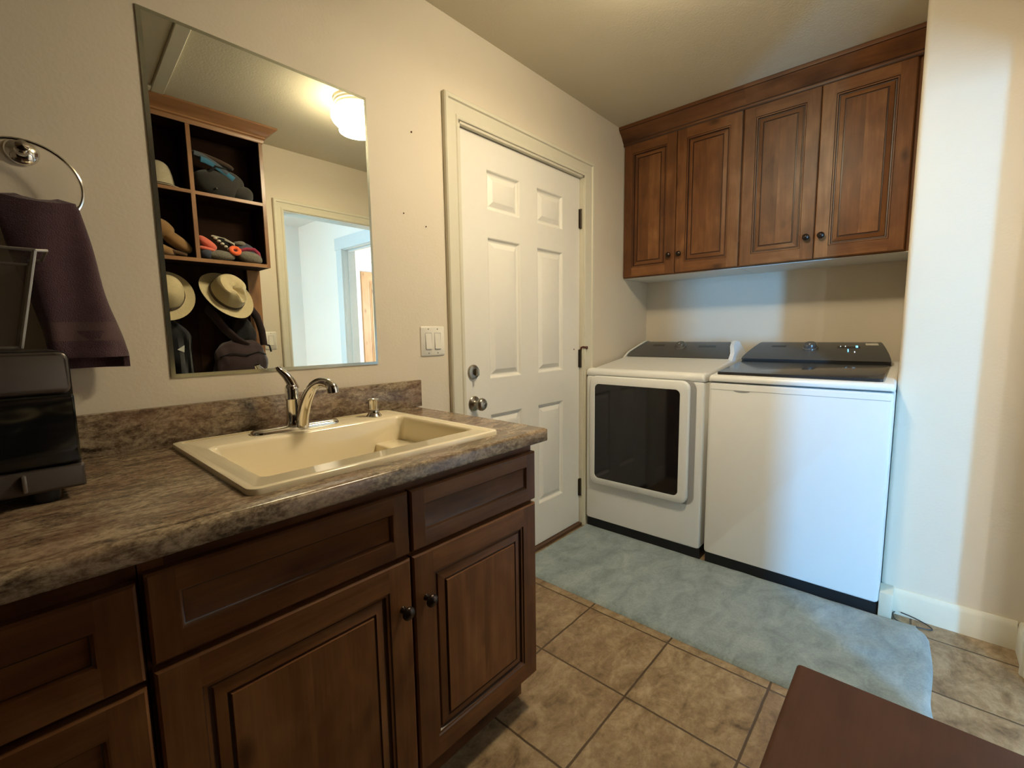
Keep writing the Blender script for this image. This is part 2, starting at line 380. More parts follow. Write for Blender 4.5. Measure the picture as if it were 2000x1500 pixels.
def rring(F, mb, w, h, a, b, mat, tones, smooth=False, u0=0, v0=0):
    """quads between inset/depth loops a=(inset,depth), b"""
    (i0, d0), (i1, d1) = a, b
    A = [(u0+i0, v0+i0), (u0+w-i0, v0+i0), (u0+w-i0, v0+h-i0), (u0+i0, v0+h-i0)]
    B = [(u0+i1, v0+i1), (u0+w-i1, v0+i1), (u0+w-i1, v0+h-i1), (u0+i1, v0+h-i1)]
    for k in range(4):
        l = (k+1) % 4
        q = [A[k], A[l], B[l], B[k]]; dd = [d0, d0, d1, d1]
        pts = [F(p[0], p[1], d) for p, d in zip(q, dd)]
        t, ou = tones[k]
        uv = [((p[1] if k in (0, 2) else p[0])+ou, (p[0] if k in (0, 2) else p[1])+ou) for p in q]
        mb.face(pts, mat, uv, t, smooth)
def cab_door(mb, F, w, h, stile=0.056, raised=True, strips=2, rail=None, glaze=1):
    th = 0.020; rail = rail or stile
    T = [(random.uniform(0.3, 0.8), random.uniform(0, 30)) for _ in range(4)]
    rring(F, mb, w, h, (0, -th), (0, -0.004), 0, T); rring(F, mb, w, h, (0, -0.004), (0.004, 0), 0, T)
    # stiles run full height, rails sit between them
    e = 0.004
    def board(u0, v0, u1, v1, along, k):
        t, ou = T[k]; q = [(u0, v0), (u1, v0), (u1, v1), (u0, v1)]
        uv = [((p[0], p[1]) if along == 'v' else (p[1], p[0])) for p in q]
        mb.face([F(*p, 0) for p in q], 0, [(a+ou, b+ou) for a, b in uv], t)
    board(e, e, stile, h-e, 'v', 3); board(w-stile, e, w-e, h-e, 'v', 1)
    board(stile, e, w-stile, stile, 'u', 0); board(stile, h-stile, w-stile, h-e, 'u', 2)
    s = stile
    if raised:
        P = [(s, 0), (s+0.0025, -0.0035), (s+0.0075, -0.004), (s+0.010, -0.0095), (s+0.0145, -0.0100), (s+0.017, -0.0065), (s+0.034, -0.0025), (s+0.0355, -0.0055), (s+0.0395, -0.0055), (s+0.041, -0.0005)]
        ms = [glaze, 0, glaze, glaze, 0, 0, glaze, glaze, 0]
    else:
        P = [(s, 0), (s+0.003, -0.001), (s+0.007, -0.008), (s+0.009, -0.009)]; ms = [0, 0, glaze]
    for a, b, m in zip(P, P[1:], ms): rring(F, mb, w, h, a, b, m, T)
    i, d = P[-1]
    horiz = h < w
    n = strips
    for k in range(n):
        t = random.uniform(0.2, 0.9); ou = random.uniform(0, 30)
        if horiz: a0, a1, b0, b1 = i, w-i, i+(h-2*i)*k/n, i+(h-2*i)*(k+1)/n
        else: a0, a1, b0, b1 = i+(w-2*i)*k/n, i+(w-2*i)*(k+1)/n, i, h-i
        q = [(a0, b0), (a1, b0), (a1, b1), (a0, b1)]
        mb.face([F(*p, d) for p in q], 0, [((p[1] if horiz else p[0])+ou, (p[0] if horiz else p[1])+ou) for p in q], t)
    mb.face([F(0, 0, -th), F(0, h, -th), F(w, h, -th), F(w, 0, -th)], 0)
def knob(F, u, v, parent, r=0.016, mat='bronze', name='knob', label=None):
    mb = MB(); mb.lathe([(0.0, 0), (0.008, 0), (0.006, 0.004), (0.005, 0.012), (r*0.75, 0.016), (r, 0.021), (r*0.98, 0.025), (r*0.75, 0.029), (0.001, 0.031)], F(u, v, 0), F.N, 18)
    return mb.build(name, mat, parent, **({'label': label} if label else {}))
def rr_loop(F, u0, v0, u1, v1, r, d, n=6):
    pts = []
    for cx, cy, a0 in ((u1-r, v0+r, -90), (u1-r, v1-r, 0), (u0+r, v1-r, 90), (u0+r, v0+r, 180)):
        for k in range(n+1):
            a = radians(a0+90*k/n); pts.append(F(cx+r*cos(a), cy+r*sin(a), d))
    return pts
def sstep(a, b, x):
    t = max(0, min(1, (x-a)/(b-a))); return t*t*(3-2*t)
def blob(mb, c, r, seed=0, amp=0.12, freq=9, sq=1.0, rot=None, n=26, m=16, mat=0, fn=None):
    c = Vector(c); R = rot.to_3x3() if rot is not None else None
    rows = []
    sg = lambda x, p: math.copysign(abs(x)**p, x)
    for i in range(m+1):
        ph = -pi/2+pi*i/m; row = []
        for j in range(n):
            th = 2*pi*j/n
            p = Vector((r[0]*sg(cos(ph), sq)*sg(cos(th), sq), r[1]*sg(cos(ph), sq)*sg(sin(th), sq), r[2]*sg(sin(ph), sq)))
            q = p*freq+Vector((seed*7.3, seed*3.1, seed*1.7))
            p = p*(1+amp*noise.noise(q)+amp*0.5*noise.noise(q*2.3))
            if fn: p = fn(p)
            if R: p = R @ p
            row.append(c+p)
        rows.append(row)
    mb.grid(rows, True, mat)

# ------------------------------------------------------------------ room shell
HL = -4.0; H = 2.445; WF = -1.83; XR = 2.745; XS = 2.025; YS = -1.425; XL = -2.4; CL = -1.15
DX0, DX1, DZ = 0.985, 1.908, 2.05
b = MB(); b.box((XL-0.1, WF-0.11, -0.1), (XR+0.1, 0.12, 0), 0); struct('floor', b, 'tile')
b = MB(); b.box((XL-0.1, WF-0.11, H), (XR+0.1, 0.12, H+0.1), 0); struct('ceiling', b, 'ceil')
b = MB(); b.box((XL-0.1, 0, 0), (DX0-0.012, 0.12, H)); b.box((DX1+0.012, 0, 0), (XR+0.1, 0.12, H)); b.box((DX0-0.012, 0, DZ+0.012), (DX1+0.012, 0.12, H))
struct('wall_back', b, 'wall')
b = MB(); b.box((XR, WF-0.11, 0), (XR+0.1, 0, H)); struct('wall_right', b, 'wall')
b = MB(); b.box((XL-0.1, WF-0.11, 0), (XL, 0, H)); struct('wall_left', b, 'wall')
# side wall of the alcove: block between the alcove and the doorway wall, with a rounded outer corner
b = MB(); r = 0.018
loop = [(XR, YS)]
for kk in range(7):
    a = radians(90+90*kk/6); loop.append((XS+r+r*cos(a), YS-r+r*sin(a)))
loop += [(XS, WF), (XR, WF)]
b.grid([[(x, y, 0) for x, y in loop], [(x, y, H) for x, y in loop]], True, smooth=True)
struct('wall_alcove', b, 'wall')
# opposite wall with doorway
OX0, OX1, OZ = 0.995, 1.79, 2.035
b = MB(); b.box((HL-0.1, WF-0.11, 0), (OX0-0.015, WF, H)); b.box((OX1+0.015, WF-0.11, 0), (XR, WF, H)); b.box((OX0-0.015, WF-0.11, OZ+0.015), (OX1+0.015, WF, H))
struct('wall_front', b, 'wall')

def casing(mb, F, w, h, cw, depth=0.018, mat=0, sides=('l', 't', 'r')):
    """moulded casing around an opening of w x h (F origin lower left of the opening)"""
    prof = [(0.006, 0), (0.006, 0.008), (0.010, 0.0115), (0.018, 0.012), (0.022, 0.008), (0.030, 0.0085), (cw*0.66, 0.0145), (cw-0.022, 0.015), (cw-0.018, depth+0.004), (cw-0.005, depth+0.005), (cw, depth), (cw, 0)]
    for (i0, d0), (i1, d1) in zip(prof, prof[1:]):
        A = lambda i, d: [F(-i, 0, d), F(-i, h+i, d), F(w+i, h+i, d), F(w+i, 0, d)]
        a, c = A(i0, d0), A(i1, d1)
        for k in range(3): mb.face([a[k], a[k+1], c[k+1], c[k]], mat, None, 0.5, True)
# door casing + jambs
F = Fr((DX0-0.008, 0, 0), (1, 0, 0), (0, 0, 1), (0, -1, 0))
b = MB(); casing(b, F, DX1-DX0+0.016, DZ+0.008, 0.088)
for x0, x1 in ((DX0-0.014, DX0-0.003), (DX1+0.003, DX1+0.014)): b.box((x0, -0.002, 0), (x1, 0.118, DZ+0.012))
b.box((DX0-0.014, -0.002, DZ+0.003), (DX1+0.014, 0.118, DZ+0.014))
b.box((DX0-0.003, 0.068, 0), (DX0+0.010, 0.09, DZ)); b.box((DX1-0.010, 0.068, 0), (DX1+0.003, 0.09, DZ)); b.box((DX0, 0.068, DZ-0.010), (DX1, 0.09, DZ+0.003))
struct('trim_1', b, 'trim')
b = MB(); b.box((DX0-0.003, 0.0, 0.0), (DX1+0.003, 0.115, 0.018), 0); struct('trim_2', b, 'blind')
# opposite doorway casing, room side and hall side
b = MB(); casing(b, Fr((OX1, WF, 0), (-1, 0, 0), (0, 0, 1), (0, 1, 0)), OX1-OX0, OZ, 0.072)
casing(b, Fr((OX0, WF-0.11, 0), (1, 0, 0), (0, 0, 1), (0, -1, 0)), OX1-OX0, OZ, 0.072)
b.box((OX0-0.014, WF-0.112, 0), (OX0, WF+0.002, OZ)); b.box((OX1, WF-0.112, 0), (OX1+0.014, WF+0.002, OZ)); b.box((OX0-0.014, WF-0.112, OZ), (OX1+0.014, WF+0.002, OZ+0.014))
struct('trim_3', b, 'trim')

def baseboard(name, F, L, h=0.108, mat='trim'):
    b = MB(); pr = [(0, 0), (0.015, 0), (0.015, h-0.02), (0.011, h-0.008), (0.006, h), (0, h)]
    rows = [[F(u, z, d) for d, z in pr] for u in (0, L)]
    b.grid(rows, False, smooth=False); b.face(rows[0]); b.face(list(reversed(rows[1])))
    return struct(name, b, mat)
baseboard('baseboard_alcove', Fr((XS, YS-0.042, 0), (0, -1, 0), (0, 0, 1), (-1, 0, 0)), -(WF)-0.015+YS-0.042+0.0)
baseboard('baseboard_front', Fr((OX1+0.074, WF, 0), (1, 0, 0), (0, 0, 1), (0, 1, 0)), XS-OX1-0.074)
baseboard('baseboard_back', Fr((0.715, 0, 0), (1, 0, 0), (0, 0, 1), (0, -1, 0)), 0.17)
baseboard('baseboard_right', Fr((XR, 0, 0), (0, -1, 0), (0, 0, 1), (-1, 0, 0)), 1.42)
b = MB(); b.rbox((XS-0.092, YS-0.042, 0.0), (XS+0.003, YS+0.002, 0.112), 0.004, 2)
struct('trim_4', b, 'trim')

# ------------------------------------------------------------------ hall and room beyond
HY = -4.04; HX = 2.06; y1 = WF-0.11
b = MB(); b.box((HL-0.1, HY-0.4, -0.1), (4.6, y1, 0), 0); struct('floor_hall', b, 'hallfloor')
b = MB(); b.box((HL-0.1, HY-0.4, H), (4.6, y1, H+0.1), 0); struct('ceiling_hall', b, 'hall')
WZ0, WZ1 = 0.20, 2.10; WA = (-1.52, -1.05); WB = (-3.63, -2.97)
b = MB(); b.box((HL, HY-0.12, 0), (WB[0], HY, H)); b.box((WB[1], HY-0.12, 0), (WA[0], HY, H)); b.box((WA[1], HY-0.12, 0), (HX, HY, H))
for w_ in (WA, WB): b.box((w_[0], HY-0.12, 0), (w_[1], HY, WZ0)); b.box((w_[0], HY-0.12, WZ1), (w_[1], HY, H))
struct('wall_hall_back', b, 'hall')
b = MB(); b.box((HL-0.1, HY-0.12, 0), (HL, y1, H)); struct('wall_hall_left', b, 'hall')
PY0, PY1, PZ = -3.03, -2.22, 2.06
b = MB(); b.box((HX, HY-0.12, 0), (HX+0.12, PY0-0.014, H)); b.box((HX, PY1+0.014, 0), (HX+0.12, y1, H)); b.box((HX, PY0-0.014, PZ+0.014), (HX+0.12, PY1+0.014, H))
struct('wall_hall_right', b, 'hall')
b = MB(); b.box((HL, y1-0.004, 0), (OX0-0.09, y1, H)); b.box((OX1+0.09, y1-0.004, 0), (HX, y1, H)); b.box((OX0-0.09, y1-0.004, OZ+0.09), (OX1+0.09, y1, H)); struct('wall_hall_front', b, 'hall')
for wi, (wx0, wx1) in enumerate((WA, WB)):
    b = MB()
    for q in ((wx0, wx0+0.03), (wx1-0.03, wx1)): b.box((q[0], HY-0.10, WZ0), (q[1], HY-0.03, WZ1))
    for q in ((WZ0, WZ0+0.04), (WZ1-0.04, WZ1)): b.box((wx0+0.03, HY-0.10, q[0]), (wx1-0.03, HY-0.03, q[1]))
    wn_ = struct('window_%d' % (wi+1), b, 'htrim')
    b = MB(); b.box((wx0+0.03, HY-0.055, WZ0+0.04), (wx1-0.03, HY-0.050, WZ1-0.04)); b.build('pane', 'pane', wn_)
# flat casing of the second doorway
b = MB()
for x, s_ in ((HX, -1), (HX+0.12, 1)):
    a0, a1 = sorted((x, x+s_*0.018))
    b.box((a0, PY0-0.115, 0), (a1, PY0-0.006, PZ+0.006)); b.box((a0, PY1+0.006, 0), (a1, PY1+0.115, PZ+0.006))
    b.box((a0-0.004, PY0-0.13, PZ+0.006), (a1+0.004, PY1+0.13, PZ+0.125))
b.box((HX, PY0-0.014, 0), (HX+0.12, PY0, PZ)); b.box((HX, PY1, 0), (HX+0.12, PY1+0.014, PZ)); b.box((HX, PY0, PZ), (HX+0.12, PY1, PZ+0.014))
b.box((HX+0.05, PY0, 0), (HX+0.085, PY0+0.012, PZ-0.001)); b.box((HX+0.05, PY0+0.012, PZ-0.012), (HX+0.085, PY1, PZ-0.001))
struct('trim_5', b, 'htrim')
b = MB(); b.box((4.5, HY-0.4, 0), (4.6, -3.7, H)); b.box((4.5, -2.7, 0), (4.6, y1, H)); b.box((4.5, -3.7, 0), (4.6, -2.7, 0.8)); b.box((4.5, -3.7, 2.0), (4.6, -2.7, H)); struct('wall_room_right', b, 'hall')
b = MB(); b.box((HX+0.12, HY-0.4, 0), (4.5, HY-0.28, H)); struct('wall_room_back', b, 'hall')
b = MB()
for q in ((-3.7, -3.65), (-2.75, -2.7)): b.box((4.51, q[0], 0.8), (4.58, q[1], 2.0))
for q in ((0.8, 0.85), (1.95, 2.0)): b.box((4.51, -3.65, q[0]), (4.58, -2.75, q[1]))
w2 = struct('window_3', b, 'htrim')
b = MB(); b.box((4.54, -3.65, 0.85), (4.546, -2.75, 1.95)); b.build('pane', 'pane', w2)
yb = HY-0.28
b = MB(); b.box((2.86, yb, 0), (2.97, yb+0.018, 2.06)); b.box((3.79, yb, 0), (3.90, yb+0.018, 2.06)); b.box((2.84, yb, 2.06), (3.92, yb+0.022, 2.18)); struct('trim_6', b, 'htrim')
b = MB(); cab_door(b, Fr((3.77, yb+0.021, 0.01), (-1, 0, 0), (0, 0, 1), (0, 1, 0)), 0.78, 2.04, 0.11, True, 3)
d2 = struct('door_2', b, ['oak', 'oak'])

# ------------------------------------------------------------------ six panel door
b = MB()
dw, dh = DX1-DX0, DZ-0.022
F = Fr((DX0, 0.020, 0.022), (1, 0, 0), (0, 0, 1), (0, -1, 0))
us = [0, 0.170, 0.398, 0.532, 0.757, dw]; vs = [0, 0.226, 0.777, 0.950, 1.600, 1.722, 1.897, dh]
holes = {(1, 1), (3, 1), (1, 3), (3, 3), (1, 5), (3, 5)}
for i in range(5):
    for j in range(7):
        if (i, j) in holes:
            w_, h_ = us[i+1]-us[i], vs[j+1]-vs[j]; T = [(0.5, 0)]*4
            P = [(0, 0), (0.004, -0.002), (0.010, -0.010), (0.015, -0.0125), (0.020, -0.0125), (0.039, -0.003), (0.045, -0.001)]
            for a, c in zip(P, P[1:]): rring(F, b, w_, h_, a, c, 0, T, True, us[i], vs[j])
            q = 0.045; b.face([F(us[i]+q, vs[j]+q, -0.001), F(us[i+1]-q, vs[j]+q, -0.001), F(us[i+1]-q, vs[j+1]-q, -0.001), F(us[i]+q, vs[j+1]-q, -0.001)])
        else: b.face([F(us[i], vs[j]), F(us[i+1], vs[j]), F(us[i+1], vs[j+1]), F(us[i], vs[j+1])])
for q in ([(0, 0), (0, dh)], [(dw, dh), (dw, 0)], [(0, dh), (dw, dh)], [(dw, 0), (0, 0)]):
    (a0, a1), (b0, b1) = q; b.face([F(a0, a1, 0), F(b0, b1, 0), F(b0, b1, -0.045), F(a0, a1, -0.045)])
b.face([F(0, 0, -0.045), F(0, dh, -0.045), F(dw, dh, -0.045), F(dw, 0, -0.045)])
door = struct('door_1', b, 'door', auto=25)
b = MB(); c = (1.047, 0.020, 0.867)
b.lathe([(0.034, 0), (0.034, 0.004), (0.030, 0.008), (0.016, 0.011), (0.012, 0.016), (0.012, 0.030), (0.022, 0.036), (0.029, 0.047), (0.029, 0.054), (0.024, 0.062), (0.012, 0.066), (0.001, 0.067)], c, (0, -1, 0), 28)
b.build('door_knob', 'nickel', door, label='satin nickel round door knob')
b = MB(); c = (1.045, 0.020, 1.012)
b.lathe([(0.033, 0), (0.033, 0.004), (0.030, 0.010), (0.022, 0.013), (0.001, 0.014)], c, (0, -1, 0), 28)
dbolt = b.build('deadbolt', 'nickel', door, label='satin nickel deadbolt with a thumb turn')
b = MB(); b.rbox((1.040, -0.018, 0.996), (1.050, 0.008, 1.028), 0.004, 2); b.build('thumb_turn', 'nickel', dbolt)
for z in (1.829, 1.030, 0.243):
    b = MB(); b.box((DX1-0.012, 0.013, z-0.052), (DX1-0.001, 0.0185, z+0.052))
    b.lathe([(0.001, -0.053), (0.0062, -0.053), (0.0062, 0.053), (0.001, 0.056)], (DX1-0.0005, 0.010, z), (0, 0, 1), 12)
    b.build('hinge', 'hinge', door)
b = MB(); b.tube([(DX1, 0.008, 1.078), (DX1, 0.006, 1.094), (DX1+0.004, -0.004, 1.097), (DX1+0.022, -0.016, 1.094)], 0.0055, 8)
b.lathe([(0.001, -0.004), (0.009, -0.004), (0.009, 0.006), (0.001, 0.007)], (DX1+0.024, -0.016, 1.092), (0.7, -0.6, 0), 12)
b.build('hinge_pin_stop', 'rust', door, label='copper coloured pin stop on the middle hinge')
b = MB(); b.lathe([(0.004, 0), (0.003, 0.003), (0.0005, 0.004)], (1.852, 0.020, 1.085), (0, -1, 0), 10); b.build('strike_dot', 'hinge', door)

# ------------------------------------------------------------------ ceiling: light and hatch
lx, ly = 1.035, -0.885
L = thing('ceiling_light', (lx, ly, H), 'round flush ceiling light with a glowing white glass globe, seen in the mirror', 'light')
b = MB(); b.lathe([(0.001, 0), (0.125, 0), (0.125, -0.012), (0.119, -0.016), (0.119, -0.026), (0.113, -0.030), (0.113, -0.040), (0.105, -0.046), (0.001, -0.046)], (lx, ly, H), (0, 0, 1), 36)
b.build('base_ring', 'lampbase', L, label='cream ringed mounting base')
b = MB(); b.lathe([(0.102, -0.046), (0.124, -0.056), (0.137, -0.073), (0.139, -0.091), (0.131, -0.111), (0.111, -0.131), (0.079, -0.147), (0.040, -0.155), (0.001, -0.157)], (lx, ly, H), (0, 0, 1), 36)
b.build('globe', 'globe', L, label='glowing white globe')
ld = bpy.data.lights.new('globe_down_light', 'AREA'); ld.shape = 'DISK'; ld.size = 0.20; ld.energy = 12.0; ld.color = LAMP_COL
lo = bpy.data.objects.new('globe_down_light', ld); COL.objects.link(lo); lo.location = (lx, ly, H-0.162)      # disk added below the globe to strengthen the lamp's downward light
Hh = thing('attic_hatch', (0.0, -1.1, H), 'painted attic hatch with trim boards in the ceiling, at the mirror’s upper left corner'.replace('’', "'"), 'hatch')
R = Matrix.Translation((0, -1.1, H)) @ Matrix.Rotation(radians(3.2), 4, 'Z')
def tb(mb, p0, p1):
    mb.rbox(p0, p1, 0.003, 1, M=R)
b = MB(); x1_, x0_, y0_, y1_ = 0.278, -0.36, -0.42, 0.42
tb(b, (x1_-0.055, y0_, -0.02), (x1_, y1_, 0)); tb(b, (x0_, y0_, -0.02), (x0_+0.055, y1_, 0)); tb(b, (x0_+0.055, y0_, -0.02), (x1_-0.055, y0_+0.055, 0)); tb(b, (x0_+0.055, y1_-0.055, -0.02), (x1_-0.055, y1_, 0))
b.build('trim_frame', 'trim', Hh)
b = MB(); tb(b, (x0_+0.055, y0_+0.055, -0.006), (x1_-0.055, y1_-0.055, 0)); b.build('hatch_panel', 'ceil', Hh)

# ------------------------------------------------------------------ upper cabinets
CX = 2.381; CZ0 = 1.5286; CZ1 = 2.352
def upper(yl, yr, d0, label, tone):
    t = thing('upper_cabinet', (XR, (yl+yr)/2, CZ0), label, 'cabinet', 'upper cabinets over the washer and dryer')
    b = MB(); x0 = CX+0.021
    b.box((x0+0.02, yr, CZ0), (XR, yr+0.016, H-0.002), 0, 2); b.box((x0+0.02, yl-0.016, CZ0), (XR, yl, H-0.002), 0, 2)
    b.box((XR-0.01, yr+0.016, CZ0+0.02), (XR-0.001, yl-0.016, H-0.002), 0, 2)
    b.box((x0, yr, CZ0), (x0+0.02, yr+0.04, H-0.002), 0, 2); b.box((x0, yl-0.04, CZ0), (x0+0.02, yl, H-0.002), 0, 2)
    b.box((x0, yr+0.04, CZ0), (x0+0.02, yl-0.04, CZ0+0.035), 0, 1); b.box((x0, yr+0.04, CZ1-0.035), (x0+0.02, yl-0.04, H-0.002), 0, 1)
    b.build('cabinet_body', ['wood'], t)
    b = MB(); b.box((x0+0.02, yr+0.016, CZ0+0.003), (XR-0.01, yl-0.016, CZ0+0.018)); b.box((x0+0.001, yr+0.001, CZ0-0.004), (XR, yl-0.001, CZ0-0.0005)); b.build('underside_panel', 'underside', t, label='white cabinet underside')
    mid = (yl+yr)/2 if d0 is None else d0
    for a, c, side in ((yl-0.004, mid+0.0015, 0), (mid-0.0015, max(yr, -1.405)+0.004, 1)):
        b = MB(); w_ = a-c
        F = Fr((CX, a, CZ0+0.004), (0, -1, 0), (0, 0, 1), (-1, 0, 0))
        cab_door(b, F, w_, CZ1-CZ0-0.006, 0.058, True, 2)
        d = b.build('door', ['wood', 'glaze'], t)
        knob(F, w_-0.030 if side == 0 else 0.030, 0.108, d, label='dark bronze round knob')
    return t
upper(-0.002, -0.7035, -0.345, 'left knotty wood wall cabinet, touching the wall beside the white door, over the dryer', 0)
upper(-0.7045, -1.4195, -1.0535, 'right knotty wood wall cabinet, next to the white wall end, over the washer', 0)
b = MB()
pr = [(0.018, 2.345), (0.022, 2.345), (0.026, 2.353), (0.026, 2.362), (0.031, 2.366), (0.036, 2.372), (0.046, 2.388), (0.062, 2.406), (0.078, 2.418), (0.081, 2.424), (0.086, 2.426), (0.088, 2.436), (0.088, H-0.0015), (0.018, H-0.0015)]
pr = [(CX+0.020-d, z) for d, z in pr]
n = len(pr)
for i in range(n-1):
    (xa, za), (xb, zb) = pr[i], pr[i+1]
    m = 1 if i in (1, 3, 9) else 0
    for ya, yc, ou in ((-0.001, -0.72, 0.3), (-0.72, -1.422, 4.1)):
        b.face([(xa, ya, za), (xa, yc, za), (xb, yc, zb), (xb, ya, zb)], m, [(za*1.0+ou, ya), (za+ou, yc), (zb+ou, yc), (zb+ou, ya)], 0.32)
b.face([(x, -1.422, z) for x, z in pr]); b.face([(x, -0.001, z) for x, z in reversed(pr)])
b.build('crown_moulding', ['wood', 'glaze'], None, (CX, -0.7, 2.36), label='stained wood crown moulding along the ceiling above the wall cabinets', category='moulding')

# ------------------------------------------------------------------ base cabinets
FY = -0.645; KT = 0.863
def base_cab(x0, x1, name, label):
    t = thing(name, ((x0+x1)/2, -0.3, 0), label, 'cabinet', 'base cabinets under the counter')
    b = MB(); y0 = FY+0.021
    b.box((x0, y0+0.02, 0.115), (x0+0.016, -0.002, KT-0.001), 0, 2); b.box((x1-0.016, y0+0.02, 0.115), (x1, -0.002, KT-0.001), 0, 2)
    b.box((x0+0.016, y0+0.02, 0.115), (x1-0.016, -0.002, 0.131), 0, 0); b.box((x0+0.016, -0.012, 0.131), (x1-0.016, -0.002, 0.60), 0, 2)
    b.box((x0, y0, 0.115), (x0+0.032, y0+0.02, KT-0.001), 0, 2); b.box((x1-0.032, y0, 0.115), (x1, y0+0.02, KT-0.001), 0, 2)
    b.box((x0+0.032, y0, KT-0.045), (x1-0.032, y0+0.02, KT-0.001), 0, 0, 0.3); b.box((x0+0.032, y0, 0.115), (x1-0.032, y0+0.02, 0.145), 0, 0); b.box((x0+0.032, y0, 0.662), (x1-0.032, y0+0.02, 0.702), 0, 0)
    b.build('cabinet_body', ['wood'], t)
    b = MB(); b.box((x0+0.001, -0.575, 0.0), (x1-0.001, -0.558, 0.115), 0, 0, 0.2); b.box((x1-0.017, -0.558, 0.0), (x1-0.001, -0.01, 0.115), 0, 1, 0.2); b.build('toe_kick', ['wood'], t)
    return t
sc_ = base_cab(-0.2615, 0.672, 'base_cabinet', 'wooden sink base cabinet with two doors and two drawer fronts, under the sink')
def front(t, x0, x1, z0, z1, nm, **kw):
    b = MB(); F = Fr((x0, FY, z0), (1, 0, 0), (0, 0, 1), (0, -1, 0)); cab_door(b, F, x1-x0, z1-z0, **kw)
    return b.build(nm, ['wood', 'glaze'], t), F
front(sc_, -0.2575, 0.213, 0.686, 0.833, 'drawer_front', stile=0.038, raised=False, strips=1)
front(sc_, 0.219, 0.669, 0.686, 0.833, 'drawer_front', stile=0.038, raised=False, strips=1)
d, F = front(sc_, -0.2575, 0.213, 0.119, 0.675, 'door', stile=0.058, strips=2); knob(F, 0.4705-0.026, 0.443, d, 0.0155, label='dark bronze round knob')
d, F = front(sc_, 0.219, 0.669, 0.119, 0.675, 'door', stile=0.058, strips=2); knob(F, 0.034, 0.443, d, 0.0155, label='dark bronze round knob')
dc = base_cab(-0.75, -0.2635, 'drawer_base_cabinet', 'dark wooden drawer base cabinet at the lower left, left of the sink cabinet')
for z0, z1 in ((0.669, 0.825), (0.395, 0.658), (0.119, 0.384)):
    front(dc, -0.745, -0.2675, z0, z1, 'drawer', stile=0.048, raised=False, strips=1)
ec = base_cab(-1.148, -0.7515, 'base_cabinet', 'plain base cabinet at the far left end of the counter, outside the photo')
front(ec, -1.145, -0.757, 0.119, 0.825, 'door', stile=0.058)

# ------------------------------------------------------------------ countertop and backsplash
CT = 0.9013; CE = 0.700; CF = -0.672
SX0, SX1, SY0, SY1 = -0.098, 0.552, -0.612, -0.042      # sink outline
b = MB()
prof = []
for kk in range(7):
    a = radians(90*kk/6); prof.append((CF+0.012-0.012*sin(a), CT-0.012+0.012*cos(a)))
for kk in range(4):
    a = radians(90*kk/3); prof.append((CF+0.006-0.006*cos(a), KT+0.006-0.006*sin(a)))
prof = [(SY0+0.02, CT)]+prof+[(SY0+0.02, KT)]
rows = [[(x, y, z) for y, z in prof] for x in (CL, CE-0.006)]
rows.append([(CE-0.001, max(y, CF+0.004), min(max(z, KT+0.003), CT-0.003)) for y, z in prof]); 
b.grid(rows, False, smooth=True, flip=True); b.face(list(rows[-1]))
b.box((CL, SY0+0.02, KT), (SX0+0.02, 0, CT)); b.box((SX1-0.02, SY0+0.02, KT), (CE-0.001, 0, CT)); b.box((SX0+0.02, SY1-0.015, KT), (SX1-0.02, 0, CT))
ct = b.build('countertop', 'counter', None, (-0.2, -0.3, KT), label='brown stone-patterned laminate countertop with the sink set in it', category='countertop')
b = MB(); b.rbox((CL, -0.020, CT), (0.727, -0.0003, 1.0055), 0.002, 2)
b.build('backsplash', 'counter', ct, label='reddish brown upstand along the wall')

# ------------------------------------------------------------------ sink
SK = thing('sink', ((SX0+SX1)/2, (SY0+SY1)/2, CT), 'almond drop-in sink set into the brown countertop', 'sink')
b = MB(); F = Fr((0, 0, CT), (1, 0, 0), (0, 1, 0), (0, 0, 1))
loops = []
def LP(i, d, r): loops.append(rr_loop(F, SX0+i, SY0+i, SX1-i, SY1-i, r, d))
LP(0, 0.0, 0.022); LP(0, 0.0085, 0.022); LP(0.0012, 0.0112, 0.021); LP(0.004, 0.012, 0.019); LP(0.010, 0.012, 0.016)
LP(0.018, 0.0118, 0.012)
bx0, bx1, by0, by1 = -0.048, 0.522, -0.536, -0.172
def LB(i, d, r): loops.append(rr_loop(F, bx0+i, by0+i, bx1-i, by1-i, r, d))
loops.append(rr_loop(F, SX0+0.020, SY0+0.022, SX1-0.020, SY1-0.016, 0.012, 0.0095))
LB(-0.005, 0.0095, 0.022); LB(-0.001, 0.008, 0.020); LB(0.002, 0.004, 0.020); LB(0.004, -0.002, 0.022); LB(0.012, -0.08, 0.030); LB(0.022, -0.185, 0.04); LB(0.035, -0.198, 0.045); LB(0.06, -0.202, 0.05)
b.grid(loops, True, smooth=True); b.face(loops[-1], smooth=True)
b.build('basin', 'sink', SK, auto=50)
b = MB(); b.rbox((0.412, by0+0.008, CT-0.2), (0.514, by1-0.008, CT-0.068), 0.008, 3); b.build('side_ledge', 'sink', SK)
b = MB(); b.lathe([(0.045, -0.2015), (0.043, -0.199), (0.035, -0.199), (0.030, -0.2005), (0.001, -0.2005)], (0.18, -0.34, CT), (0, 0, 1), 24); b.build('drain', 'chrome', SK, label='round metal drain')

